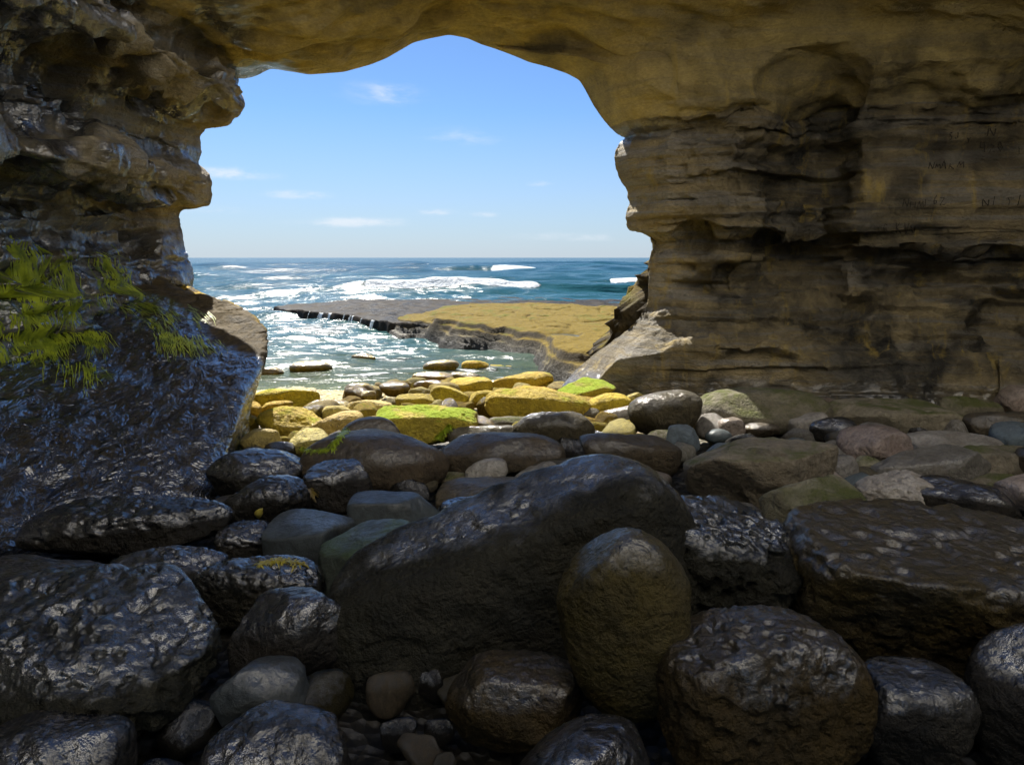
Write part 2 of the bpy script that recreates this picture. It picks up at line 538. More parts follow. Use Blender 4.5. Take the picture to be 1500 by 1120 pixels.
# beds of the left wall come and go along its length
P[..., 0] += leftw[None, :] * fade * (.16 * fbm(P * np.array((0, 1, 2.2)), .9, 3, 5))
Nn = normals(P)
ctr = np.array((0.0, 4.5, 1.8))
flip = np.sign(((ctr - P) * Nn).sum(-1)[:NS // 2].sum())
Nn *= flip                                           # towards the inside of the cave
amp = (.42 + .58 * fade)
wallw = (1 - wceil)[None, :]
lay = np.floor(P[..., 2] * 7 + .8 * fbm(P, .5, 2, 3))
bedn = vnoise(np.stack([lay * 3.7, P[..., 0] * .35, P[..., 1] * .35], -1), 21)
lay0 = np.floor(P[..., 2] * 3.1 + .55 * fbm(P, .45, 2, 6))
bed0 = vnoise(np.stack([lay0 * 5.3, P[..., 0] * .55, P[..., 1] * .55], -1), 23)
hol = sstep(.12, .45, fbm(P * np.array((.8, .8, 1.7)), 1.3, 3, 26))
lay2 = np.floor(P[..., 2] * 19 + 1.3 * fbm(P, .8, 3, 4))
bed2 = vnoise(np.stack([lay2 * 2.9, P[..., 0] * 1.1, P[..., 1] * 1.1], -1), 22)
blk = fbm(P * np.array((1, 1, 1.5)) + .3 * fbm(P, 2, 2, 25)[..., None], 1.9, 3, 24, ridge=True)
d = wallw * ((.20 * bed0 - .30 * hol) * sstep(.02, .08, S)[:, None] + .10 * bedn * sstep(0, .03, S)[:, None] + .030 * bed2 + .09 * blk * sstep(.01, .05, S)[:, None] + .05 * fbm(P * np.array((1, 1, 5.0)), 1.6, 4, 8))
d = d + wallw * .10 * fbm(P, 1.1, 4, 31) + wallw * .07 * fbm(P, 5, 4, 41, .62)
# fluted columns in the bold bed of the left wall
flute = leftw[None, :] * sstep(2.12, 2.25, P[..., 2]) * (1 - sstep(2.62, 2.85, P[..., 2]))
d = d + flute * .17 * fbm(P * np.array((.2, 1.0, .25)) + .25 * fbm(P, 1.2, 2, 76)[..., None], 1.7, 2, 77)
# smooth scalloped roof
d = d + wceil[None, :] * sstep(-.02, .06, S)[:, None] * (.26 * fbm(P * np.array((.7, 1.0, .7)), .8, 3, 51) + .15 * fbm(P * np.array((.8, 1.8, 1)), 1.9, 3, 61) + .02 * fbm(P * np.array((1, 2, 1)), 5, 4, 62, .6))
# deep hollows and hanging knobs on the upper left wall
upl = leftw[None, :] * sstep(2.75, 3.1, P[..., 2])
d = d + upl * .20 * fbm(P, 1.5, 3, 91)
# the carved panel is smoother, the wall over it more broken
pan = rightw[None, :] * sstep(.27, .31, S)[:, None] * sstep(1.68, 1.74, P[..., 2]) * (1 - sstep(2.7, 3.1, P[..., 2]))
foot = rightw[None, :] * (1 - sstep(.35, .75, P[..., 2]))
d = d * (1 - .62 * pan) * (1 - .7 * foot)
d = d + rightw[None, :] * sstep(.2, .3, S)[:, None] * (1 - pan) * .10 * fbm(P, 1.8, 4, 95)
P = P + Nn * (d * amp)[..., None]
# rows outside the mouth: the cliff
cen = np.array((-1.2, 8.5, 1.5))
o2 = (M - cen) * np.array((1, 0, 1))
o2 /= np.linalg.norm(o2, axis=1, keepdims=True)
ext = []
for r, y in ((.05, .10), (.13, .22), (.26, .34), (.5, .45), (.95, .6), (1.7, .7), (3.2, .8), (6, .85), (11, .9), (18, 1.0)):
    E = P[0] + o2 * r + np.array((0, y, 0))
    E = E + (.10 * min(r, 1.2)) * fbm(E * np.array((1, 1, 2.0)), 2.0, 4, 11)[:, None] * np.array((1, -.8, .5))
    E[:, 2] = np.minimum(E[:, 2], 6.9)
    ext.append(E)
ext = np.array(ext[::-1])
back = []
bc = P[-1].mean(0) + np.array((0, -1.0, 0))
for k in (.15, .35, .6, .85, 1.0):
    back.append(P[-1] * (1 - k) + bc * k)
FULL = np.concatenate([ext, P, np.array(back)], 0)
NR = FULL.shape[0]
PX, PY = project(FULL)
infront = FULL[..., 1] > 1.0
mx = fbm(FULL, .7, 3, 200)
mx2 = fbm(FULL, 2.2, 3, 210)
leftF, rightF, ceilF = leftw[None, :], rightw[None, :], wceil[None, :]
S_full = np.concatenate([np.full(len(ext), -.1), S, np.full(len(back), 1.1)])[:, None]
Z = FULL[..., 2]
wet = leftF * (1 - sstep(1.55, 2.1, Z + .25 * mx2)) * .95
wet = np.maximum(wet, leftF * sstep(.20, .38, S_full + .08 * mx) * sstep(2.45, 2.75, Z + .2 * mx2) * (1 - sstep(3.5, 4.0, Z)) * .95)
wet = np.maximum(wet, leftF * sstep(2.66, 2.72, Z) * (1 - sstep(2.80, 2.9, Z)) * .8)
wet = np.maximum(wet, (leftF + ceilF * (1 - sstep(tL + .3, tL + 1.1, tt)[None, :])) * sstep(3.2, 3.4, Z) * sstep(.05, .2, mx2) * .8)
wet = np.maximum(wet, rightF * sstep(.5, .95, 1 - np.abs(Z - 3.1) * 3) * (1 - sstep(.02, .08, S_full)) * .8)
wet = np.maximum(wet, rightF * (1 - sstep(-.05, .25, Z)) * .65)
wet = np.maximum(wet, leftF * .9 * sstep(-.12, .18, mx2) * sstep(.04, .12, S_full))
wet = np.clip(wet, 0, 1) * sstep(-.05, 0, S_full)
stain_shade = rightF * sstep(.10, .24, S_full) * (.35 + .9 * sstep(-.05, .3, mx + .35 * mx2))  # mottled stains plus painted shade on the inner right wall
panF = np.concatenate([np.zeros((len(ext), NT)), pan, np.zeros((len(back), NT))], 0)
stain_shade = stain_shade * (1 - .75 * panF)
stain_shade = np.maximum(stain_shade, rightF * sstep(.10, .18, S_full) * (1 - sstep(.26, .32, S_full)) * sstep(-.35, .1, mx) * .85)
stain_shade = np.maximum(stain_shade, leftF * sstep(.22, .45, mx2) * .6)
stain_shade = np.maximum(stain_shade, rightF * sstep(3.05, 3.4, Z) * (1 - sstep(3.7, 4.0, Z)) * .75 * sstep(.03, .1, S_full))
stain_shade = np.maximum(stain_shade, panF * sstep(.30, .42, mx2) * .9)
stain_shade = np.maximum(stain_shade, ceilF * sstep(.0, .4, mx2 + .5 * mx) * .55)
stain_shade = np.maximum(stain_shade, sstep(tR - 1.2, tR - .3, tt)[None, :] * sstep(.04, .12, S_full) * (.55 + .4 * sstep(-.2, .2, mx2)))
stain_shade = np.maximum(stain_shade, rightF * sstep(.22, .30, S_full) * (.35 + .5 * sstep(-.1, .3, mx)) * (1 - .7 * panF))
stain_shade = stain_shade * .85 * (1 - .65 * rightF * (1 - sstep(.5, .9, Z)) * (1 - sstep(.2, .3, S_full)))
stain_shade = np.maximum(stain_shade, rightF * .8 * (1 - sstep(.9, 1.2, Z)) * (1 - sstep(.1, .16, S_full)) * (.6 + .4 * sstep(-.2, .2, mx2)))  # shade painted into the sunlit foot of the right wall
stain_shade = np.maximum(stain_shade, 1 - sstep(.2, 1.5, FULL[..., 1]))  # unseen rear walls blackened to cut bounced light
stain_shade = np.clip(stain_shade, 0, 1)
alg = leftF * (1 - sstep(1.45, 1.75, Z + .2 * mx2)) * sstep(-.1, .3, mx2 + .3 * mx) * sstep(.12, .22, S_full)
lich = (1 - sstep(-.08, .0, S_full)) * sstep(.0, .3, mx2) * .8 + 0 * Z

Q = quads_grid(NR, NT).reshape(NR - 1, NT - 1, 4)
VN = normals(FULL) * flip
# orient faces towards the cave's inside
fn = np.cross(FULL[:-1, 1:] - FULL[:-1, :-1], FULL[1:, :-1] - FULL[:-1, :-1])
if (fn * VN[:-1, :-1]).sum() < 0:
    Q = Q[..., ::-1]
iL, iR = int(np.searchsorted(tt, tL + .1)), int(np.searchsorted(tt, tR - .1))
shell = {}


def roof_cut(x):
    return np.interp(x, [-5, -3.7, -3.2, 20], [3.4, 3.8, 5.9, 6.0])


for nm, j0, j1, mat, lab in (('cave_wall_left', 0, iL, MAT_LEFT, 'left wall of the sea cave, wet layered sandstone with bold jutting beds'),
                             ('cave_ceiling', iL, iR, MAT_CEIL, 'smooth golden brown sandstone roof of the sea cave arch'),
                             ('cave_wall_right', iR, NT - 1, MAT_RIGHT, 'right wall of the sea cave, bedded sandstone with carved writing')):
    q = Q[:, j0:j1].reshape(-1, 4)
    if nm == 'cave_ceiling':                             # opening added above the camera to let in fill light
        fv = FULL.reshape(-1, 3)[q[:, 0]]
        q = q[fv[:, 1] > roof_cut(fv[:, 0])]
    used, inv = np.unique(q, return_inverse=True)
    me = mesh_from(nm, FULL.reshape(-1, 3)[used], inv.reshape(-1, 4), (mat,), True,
                   {k: np.broadcast_to(v, FULL.shape[:2]).reshape(-1)[used] for k, v in (('wet', wet), ('stain_shade', stain_shade), ('alg', alg), ('lich', lich))})
    me.normals_split_custom_set_from_vertices(VN.reshape(-1, 3)[used].tolist())
    shell[nm] = obj(nm, me, label=lab, kind='structure')

# unseen rock above the roof, shaped to keep sun off the floor
cx_, cy_ = np.linspace(-16, 16, 80), np.linspace(0, 1, 50)
XA, YA = np.meshgrid(cx_, cy_, indexing='ij')
YA = roof_cut(XA) - .2 + YA * (9.5 - roof_cut(XA) + .2)
pa = np.stack([XA, YA, 0 * XA], -1)
HA = 6.5 + .5 * fbm(pa, .5, 4, 601)
HA[:, 0] = 4.4
HA[:, 1] = 6.3
obj('cliff_top_blocker', mesh_from('cliff_top_blocker', np.stack([XA, YA, HA], -1), quads_grid(80, 50)[:, ::-1], (MAT_RIGHT,)),
    label='unseen top of the rock above the cave, shaped to block the sun', kind='structure')

# pale cliff added out of view behind the camera, bounces sun into the cave
MAT_FILL_CLIFF, g, p, out = material('bounce_cliff_pale')
tck = g.node('ShaderNodeTexCoord').outputs['Object']
g.put(p, 'Base Color', g.mix(g.rng(g.noise(g.scale(tck, (.4, .4, 3)), 1.2, 4, .6, .3), .35, .65), (.74, .70, .63), (.60, .57, .51)))
p.inputs['Roughness'].default_value = .9
cu, cv = np.linspace(-1, 1, 120), np.linspace(0, 1, 60)
CU, CV = np.meshgrid(cu, cv, indexing='ij')
CLF = np.stack([1.5 + CU * 11, -2.2 + 1.5 * CU ** 2 - 1.2 * CV, 3.6 + 17 * CV], -1)
CLF[..., 1] += .6 * fbm(CLF * np.array((1, 1, 2.5)), .5, 4, 611)
obj('fill_cliff', mesh_from('fill_cliff', CLF, quads_grid(120, 60), (MAT_FILL_CLIFF,)),
    label='unseen pale cliff added behind the camera to bounce sun into the cave', kind='structure')

# ------------------------------------------------------------------ slick sloping ledge at the foot of the left wall
LC = np.array([
    [(-4.4, .6, 1.2), (-3.8, .7, .95), (-3.3, .7, .55), (-3.0, .7, .25), (-2.8, .7, 0), (-2.8, .7, -.4)],
    [(-4.4, 2.6, 1.2), (-3.75, 2.8, .95), (-3.3, 2.7, .55), (-3.0, 2.7, .25), (-2.8, 2.65, 0), (-2.8, 2.6, -.4)],
    [(-4.4, 4.6, 1.25), (-3.75, 4.9, .9), (-3.2, 4.3, .58), (-2.85, 3.9, .27), (-2.7, 3.6, 0), (-2.7, 3.55, -.4)],
    [(-4.3, 5.9, 1.3), (-3.7, 5.9, 1.0), (-3.05, 5.0, .60), (-2.55, 4.4, .32), (-2.35, 4.05, 0), (-2.35, 4.0, -.4)],
    [(-4.2, 6.8, 1.3), (-3.4, 6.6, 1.07), (-2.75, 5.8, .77), (-2.25, 5.1, .46), (-2.02, 4.5, .03), (-2.05, 4.45, -.4)],
    [(-4.1, 7.2, 1.4), (-3.2, 7.0, 1.10), (-2.6, 6.4, .90), (-2.22, 5.75, .66), (-2.12, 5.1, .22), (-2.1, 4.9, -.35)],
    [(-4.0, 7.5, 1.45), (-3.05, 7.25, 1.10), (-2.5, 6.75, .93), (-2.28, 6.3, .76), (-2.22, 5.6, .28), (-2.18, 5.3, -.35)],
    [(-4.2, 8.0, 1.35), (-3.2, 7.7, 1.0), (-2.72, 7.1, .80), (-2.55, 6.7, .60), (-2.45, 6.1, .2), (-2.35, 5.8, -.4)],
    [(-4.7, 8.7, 1.0), (-3.8, 8.4, .6), (-3.3, 7.9, .3), (-3.1, 7.4, .1), (-2.9, 6.6, -.1), (-2.6, 6.2, -.6)]])
LG = catmull(catmull(LC, 420, 0), 300, 1)
Ln = normals(LG)
if Ln[210, 150, 2] < 0:
    Ln = -Ln
rowu = np.linspace(0, 8, 420)[:, None]
colu = np.linspace(0, 5, 300)[None, :]
ld = .05 * fbm(LG, 1.6, 4, 301) + .020 * fbm(LG * np.array((1.6, .8, 1.6)), 4.5, 3, 302) + .008 * fbm(LG * np.array((1.5, .7, 1.5)), 14, 3, 303)
beds = sstep(4.9, 6.2, rowu) * (1 - sstep(2.4, 3.4, colu))
ld = ld + beds * .07 * vnoise(np.stack([np.floor(LG[..., 2] * 14 + .8 * fbm(LG, 1.1, 2, 9)) * 2.3, LG[..., 0] * .8, LG[..., 1] * .8], -1), 304)
LG = LG + Ln * ld[..., None]
lm = fbm(LG, 1.6, 3, 310)
lpx, lpy = project(LG)
ldry = beds * sstep(.55, .75, LG[..., 2]) * (1 - sstep(1.9, 2.8, colu - .3 * lm)) + sstep(6.2, 6.9, rowu) * np.ones_like(colu)
ldry = np.maximum(ldry, sstep(5.75, 6.05, LG[..., 1] + .3 * lm) * sstep(4.2, 4.7, rowu))
lalg = sstep(.02, .32, lm + .5 * fbm(LG, 4, 3, 311)) * (1 - sstep(2.1, 3.0, colu)) * (1 - sstep(5.2, 6.2, rowu))
lalg = np.maximum(lalg, sstep(5.0, 5.5, rowu) * (1 - sstep(6.3, 7, rowu)) * sstep(3.0, 3.6, colu) * .8)
llich = sstep(5.8, 6.4, rowu) * sstep(.75, .9, LG[..., 2] + .2 * lm) * .7
LQ = quads_grid(420, 300)
a = LG[210, 150]
if np.cross(LG[210, 151] - a, LG[211, 150] - a)[2] < 0:
    LQ = LQ[:, ::-1]
obj('rock_ledge', mesh_from('rock_ledge', LG, LQ, (MAT_LEDGE,), True, {'alg': lalg, 'dry': np.clip(ldry, 0, 1), 'lich': llich}),
    label='slick wet black rock ledge sloping from the left wall, reflecting blue sky', kind='structure')

# ------------------------------------------------------------------ rock shelf outside on the right, running into the wall's foot
EDGE = np.array([(7.5, 8.1), (5.6, 8.05), (3.6, 8.25), (2.3, 8.3), (1.35, 8.6), (.95, 9.4), (.8, 10.4), (.65, 11.6), (.1, 14.2), (-.75, 15.6), (-1.6, 16.6), (-3.4, 19.2),
                 (-4.2, 20.6), (-3.6, 22.6), (-1.2, 24.6), (1.0, 25.0), (4, 22.5), (12, 22.0)])


def edge_dist(X, Y, poly):
    best = np.full(X.shape, 1e9)
    sgn = np.ones(X.shape)
    for (x0, y0), (x1, y1) in zip(poly[:-1], poly[1:]):
        dx, dy = x1 - x0, y1 - y0
        t = np.clip(((X - x0) * dx + (Y - y0) * dy) / (dx * dx + dy * dy), 0, 1)
        dd = np.hypot(X - x0 - t * dx, Y - y0 - t * dy)
        cr = (dx * (Y - y0) - dy * (X - x0))
        up = dd < best
        best = np.where(up, dd, best)
        sgn = np.where(up, np.where(cr < 0, 1, -1), sgn)
    return best * sgn


sx = np.linspace(-5.2, 9.0, 330)
sy = 7.7 + (26.0 - 7.7) * np.linspace(0, 1, 440) ** 1.25
X, Y = np.meshgrid(sx, sy, indexing='ij')
p0 = np.stack([X, Y, 0 * X], -1)
D = edge_dist(X + .35 * fbm(p0, .8, 2, 401), Y + .35 * fbm(p0, .8, 2, 402), EDGE)
top = -.02 + .05 * fbm(p0, .35, 2, 403) - .22 * sstep(-1.5, -4.0, X) + .15 * sstep(13, 10.5, Y) * 0
rise = 1.35 * np.exp(-((np.minimum(X, 2.2) - 2.2) / .80) ** 2 - ((Y - 9.5) / 1.1) ** 2) + .35 * np.exp(-((np.minimum(X, 2.2) - 2.2) / 1.0) ** 2 - ((Y - 9.5) / 1.6) ** 2)
top = top + rise
w = .75 + .35 * sstep(14, 9, Y) + .3 * fbm(p0, .8, 2, 405)
prof = np.clip(D / w, -1.5, 1)
prof = np.where(prof > 0, np.sin(np.clip(prof, 0, 1) * math.pi / 2) ** .8, prof)
base = -1.0
H = np.where(prof > 0, base + (top - base) * prof, base + prof * .4)
lev = H * 6.5 + .9 * fbm(p0, 1.0, 3, 407) * (1 - .35 * sstep(.75, 1, prof))
fr = lev - np.floor(lev)
step = (np.floor(lev) + sstep(.32, .68, fr)) / 6.5
inner = 1 - (1 - sstep(.15, .4, H)) * sstep(10.2, 9.4, Y) * .85
H = H * (1 - .75 * inner) + (step - .9 * fbm(p0, 1.0, 3, 407) * (1 - .35 * sstep(.75, 1, prof)) / 6.5) * .75 * inner
H = H + .05 * fbm(p0, 3.0, 5, 409, .6) * inner + .012 * fbm(p0, 1.5, 3, 411, ridge=True) * sstep(.3, 1, prof) * inner
crack = np.abs(fbm(p0 * np.array((1, .55, 1)), .9, 3, 415))
H = H - .06 * (1 - sstep(0, .05, crack)) * sstep(.6, 1, prof) * inner
pool = np.exp(-((X - 1.15) / .42) ** 2 - ((Y - 14.6) / .5) ** 2)
H = H - .10 * sstep(.3, .8, pool)
steep = sstep(12.0, 11.0, Y) * sstep(-.6, -.2, H)
bl = vnoise(np.stack([np.floor(H * 8 + .6 * fbm(p0, 1.2, 2, 431)) * 3.3, X * .6, Y * 1.3], -1), 432)
bl2 = vnoise(np.stack([np.floor(H * 19 + .8 * fbm(p0, 1.2, 2, 433)) * 2.3, X * 1.5, Y * 2.3], -1), 434)
XG = X + steep * (.22 * bl + .10 * bl2 + .12 * fbm(np.stack([X, Y, H * 2], -1), 3, 3, 435))
YG = Y + steep * (.10 * bl2 + .12 * bl)
G3 = np.stack([XG, YG, H], -1)
m, g, p, out = material('shelf_rock')
tcs = g.node('ShaderNodeTexCoord').outputs['Object']
nzs = g.node('ShaderNodeSeparateXYZ', i_0=g.node('ShaderNodeNewGeometry').outputs['Normal']).outputs[2]
zs_ = g.node('ShaderNodeSeparateXYZ', i_0=tcs).outputs[2]
mid = g.noise(tcs, 2.4, 7, .65, .4)
fin = g.noise(g.scale(tcs, (1, 1, 3)), 16, 7, .68)
col = g.mix(g.rng(mid, .3, .7), (.080, .065, .042), (.042, .035, .024))
lic = g.math('MULTIPLY', g.rng(nzs, .6, .9), g.rng(mid, .18, .42), True)
lic = g.math('MULTIPLY', lic, g.attr('lich'))
p.inputs['Specular IOR Level'].default_value = .1
col = g.mix(lic, col, (.17, .118, .012))
col = g.mix(g.math('MULTIPLY', g.math('MULTIPLY', g.rng(g.noise(tcs, 1.1, 4, .6, .3), .56, .64), lic), .6), col, (.10, .125, .010))
dmp = g.rng(g.math('ADD', zs_, g.math('MULTIPLY', mid, .3)), -.35, -.05, 1, 0)
col = g.mix(g.math('MULTIPLY', dmp, .8), col, (.030, .028, .022))
col = g.mix(g.rng(fin, .45, .75, 0, .6), col, (.05, .04, .025))
g.put(p, 'Base Color', col)
g.put(p, 'Roughness', g.rng(dmp, 0, 1, .85, .4))
g.put(p, 'Normal', g.bump(g.noise(tcs, 9, 6, .65, .5), .6, .06, g.bump(fin, .7, .04)))
MAT_SHELF = m
SQ = quads_grid(330, 440)
if np.cross(G3[1, 0] - G3[0, 0], G3[0, 1] - G3[0, 0])[2] > 0:
    SQ = SQ[:, ::-1]
lichS = sstep(9.0, 9.8, Y) * np.ones_like(X)
shelf = obj('rock_shelf', mesh_from('rock_shelf', G3, SQ, (MAT_SHELF,), True, {'lich': lichS}),
            label='flat-topped ochre rock shelf with cracked beds jutting into the sea', kind='structure')

# low wet shelf with water spilling over its edge
EDGE2 = np.array([(-1.0, 17.0), (-2.6, 19.0), (-4.6, 21.2), (-6.4, 23.2), (-8.5, 25.0), (-9.4, 27.0), (-7.0, 30.5), (0, 32.0), (6, 31), (12, 30)])
sx2 = np.linspace(-10.5, 8, 300)
sy2 = np.linspace(17.5, 33.0, 300)
X2, Y2 = np.meshgrid(sx2, sy2, indexing='ij')
p2 = np.stack([X2, Y2, 0 * X2], -1)
D2 = edge_dist(X2 + .55 * fbm(p2, .7, 4, 421), Y2 + .55 * fbm(p2, .7, 4, 422), EDGE2)
H2 = -1.0 + .73 * sstep(-.02, .16, D2) + .05 * fbm(p2, .6, 3, 425) + .05 * fbm(p2, 2.4, 4, 426)
m, g, p, out = material('wet_reef_rock')
tcs = g.node('ShaderNodeTexCoord').outputs['Object']
mid = g.noise(g.scale(tcs, (1, .5, 1)), 2.0, 7, .65, .5)
g.put(p, 'Base Color', g.mix(g.rng(mid, .35, .65), (.020, .019, .018), (.050, .040, .028)))
g.put(p, 'Roughness', g.rng(mid, .35, .7, .35, .65))
p.inputs['Specular IOR Level'].default_value = .02
g.put(p, 'Normal', g.bump(g.noise(tcs, 8, 6, .65, .5), .6, .06))
MAT_REEF = m
RQ = quads_grid(300, 300)
if np.cross([sx2[1] - sx2[0], 0, 0], [0, 1, 0])[2] > 0:
    RQ = RQ[:, ::-1]
reef = obj('rock_shelf', mesh_from('reef', np.stack([X2, Y2, H2], -1), RQ, (MAT_REEF,)),
           label='low dark wet reef with sea water spilling over its edge', kind='structure')

# ------------------------------------------------------------------ sea
yr = np.concatenate([np.geomspace(7.0, 60, 330), np.geomspace(60, 240, 130)[1:], np.geomspace(240, 9000, 90)[1:]])
xc = np.linspace(0, 1, 430)
YY = np.repeat(yr[:, None], 430, 1)
XX = (-.78 * YY - 4) + xc[None, :] * (1.30 * YY + 8)
sp = np.maximum(np.gradient(yr), 1e-3)[:, None] + 0 * XX
pw = np.stack([XX, YY, 0 * XX], -1)
rs = np.random.RandomState(4)
Hs = np.zeros_like(XX)
for k in range(46):
    lam = .35 * 1.115 ** k
    th = rs.normal(0, .55) + .15
    ph = rs.uniform(0, 6.28)
    kx, ky = math.sin(th) * 6.283 / lam, math.cos(th) * 6.283 / lam
    am = .0085 * lam ** .82
    keep = sstep(2.2, 5, lam / sp) * (1 - .75 * sstep(17, 10, YY)) * (1 - sstep(5, 8, lam) * sstep(60, 25, YY) * .6)
    Hs += am * keep * np.sin(kx * XX + ky * YY + ph + 1.2 * fbm(pw, .6 / lam, 1, 700 + k) * 1.0)
foam = np.zeros_like(XX)
lace = fbm(pw * np.array((.6, 1, 1)), 1.6, 4, 801)
lace2 = fbm(pw * np.array((.5, 1.3, 1)), .35, 4, 803)


def breaker(y0, x0, x1, xe0, xe1, h, wf, wb):
    """foam crest from x0 to x1, green unbroken wave from xe0 to xe1"""
    global Hs, foam
    yc = y0 + .04 * y0 * np.sin(XX / (y0 * .16)) * .35 + .012 * y0 * fbm(pw, 6 / y0, 3, 811)
    d = YY - yc
    sh = np.where(d < 0, np.exp(-(d / wf) ** 2), np.exp(-(d / wb) ** 2))
    ex = (xe1 - xe0) * .12
    along = sstep(xe0 - ex, xe0 + ex, XX) * (1 - sstep(xe1 - ex, xe1 + ex, XX))
    Hs = Hs + h * sh * along * (1 + .12 * lace)
    fx = (x1 - x0) * .05
    fal = sstep(x0 - fx, x0 + fx, XX) * (1 - sstep(x1 - fx, x1 + fx * 2, XX))
    f = fal * np.exp(-((d + wf * .55) / (wf * 1.05)) ** 2) * 1.5
    foam = np.maximum(foam, f)
    tr = fal * np.where(d < 0, np.exp(-(d / (wf * 4)) ** 2), np.exp(-(d / wb) ** 2)) * .36
    foam = np.maximum(foam, tr)


breaker(38.5, -8.0, 1.3, -9.5, 9.0, .42, .55, 1.6)
breaker(118, -3.4, 13.2, -14, 26, 1.05, 2.2, 7)
breaker(66, 9.5, 15, 6.5, 18, .30, .8, 3)
breaker(190, 60, 90, -60, 95, .6, 4, 12)
for fx, fy, rx, ry, kf in ((-5.6, 20.6, 2.2, 1.6, .62), (-7.6, 23.3, 2.0, 1.5, .6), (-3.6, 17.4, 1.6, .8, .5), (-6.5, 18, 1.6, .5, .55), (-1.2, 12.9, 1.5, .75, .66),
                           (-2.7, 12.1, 1.3, .6, .62), (-4.2, 11.9, 1.3, .5, .60), (-1.0, 11.2, .8, .35, .6), (-2.2, 14.5, 1.8, .9, .45), (.1, 12.2, .6, .6, .5),
                           (6, 47, 4, 1.6, .40), (-6, 34, 4, 1.0, .42), (11, 60, 6, 2.2, .5), (-7.4, 15.6, 1.5, .6, .5), (10, 82, 6, 3, .42), (-9, 27.5, 2.5, 2, .5)):
    foam = np.maximum(foam, .88 * kf * np.exp(-((XX - fx) / rx) ** 2 - ((YY - fy) / ry) ** 2) * 1.15)
Hs += .05 * np.clip(foam - .6, 0, 1) * (1 + lace)
SEAM, g, p, out = material('sea_water')
tcw = g.node('ShaderNodeTexCoord').outputs['Object']
sx_ = g.node('ShaderNodeSeparateXYZ', i_0=tcw)
dist = sx_.outputs[1]
patch = g.noise(g.scale(tcw, (.25, 1, 1)), .09, 4, .6, .3)
deep = g.mix(g.rng(dist, 25, 110, 0, 1, True), (.014, .066, .076), (.006, .045, .066))
deep = g.mix(g.rng(patch, .45, .65, 0, .6), deep, (.010, .075, .095))
near = g.mix(g.rng(dist, 10, 17), (.10, .115, .05), (.035, .085, .080))
wcol = g.mix(g.rng(dist, 15, 26, 0, 1, True), near, deep)
fo = g.attr('foam')
l1 = g.noise(g.scale(tcw, (.6, 1, 1)), 2.6, 8, .68, .9)
l2 = g.noise(g.scale(tcw, (.35, 1, 1)), .5, 7, .7, .6)
lz = g.mix(g.rng(dist, 25, 60), l1, l2)
fm = g.rng(g.math('ADD', fo, g.math('MULTIPLY', g.math('SUBTRACT', lz, .5), 1.9)), .52, .72, 0, 1, True)
g.put(p, 'Base Color', g.mix(fm, wcol, g.mix(l1, (.55, .60, .62), (.86, .88, .88))))
g.put(p, 'Roughness', g.rng(fm, 0, 1, .2, .8))
p.inputs['IOR'].default_value = 1.33
g.put(p, 'Specular IOR Level', g.rng(dist, 9, 60, .22, .07))
rip = g.noise(g.scale(tcw, (.55, 1, 1)), 3.2, 7, .62, .6)
rip2 = g.noise(g.scale(tcw, (.4, 1, 1)), .35, 8, .62, .5)
b1 = g.bump(rip, .55, .10)
b2 = g.bump(rip2, .5, .7, b1)
bfoam = g.bump(g.math('MULTIPLY', g.noise(tcw, 2.2, 6, .7), fm), .9, .5, b2)
g.put(p, 'Normal', bfoam)
tr = g.node('ShaderNodeBsdfTransparent', i_0=(.62, .74, .62, 1))
ms = g.node('ShaderNodeMixShader')
shal = g.math('MULTIPLY', g.rng(dist, 11.0, 17.5, .62, .0), g.math('SUBTRACT', 1.0, fm))
lw = g.node('ShaderNodeLayerWeight', i_Blend=.12)
g.put(lw, 'Normal', b1)
shal = g.math('MULTIPLY', shal, g.math('SUBTRACT', 1.0, lw.outputs['Fresnel'], True), True)
g.put(ms, 0, shal)
g.t.links.new(p.outputs[0], ms.inputs[1])
g.t.links.new(tr.outputs[0], ms.inputs[2])
g.t.links.new(ms.outputs[0], out.inputs[0])
WQ = quads_grid(len(yr), 430)
obj('sea', mesh_from('sea', np.stack([XX, YY, ZS + Hs], -1), WQ, (SEAM,), True, {'foam': np.clip(foam, 0, 1.3)}),
    label='blue green sea with white breaking waves reaching to the horizon', kind='structure')

# tide pool on the shelf
pt = []
for k in range(40):
    an = k / 40 * 6.2832
    pt.append((1.15 + .36 * math.cos(an) * (1 + .15 * math.sin(3 * an)), 14.6 + .42 * math.sin(an) * (1 + .12 * math.cos(2 * an)), 0))
pm = bpy.data.meshes.new('tide_pool')
pzz = float(np.median(H[pool > .55])) + .03
pm.from_pydata([(a, b, pzz) for a, b, c in pt], [], [list(range(40))])
m, g, p, out = material('pool_water')
p.inputs['Base Color'].default_value = (.03, .06, .08, 1)
p.inputs['Roughness'].default_value = .04
pm.materials.append(m)
obj('tide_pool', pm, label='small blue tide pool in the top of the ochre rock shelf', kind='structure')

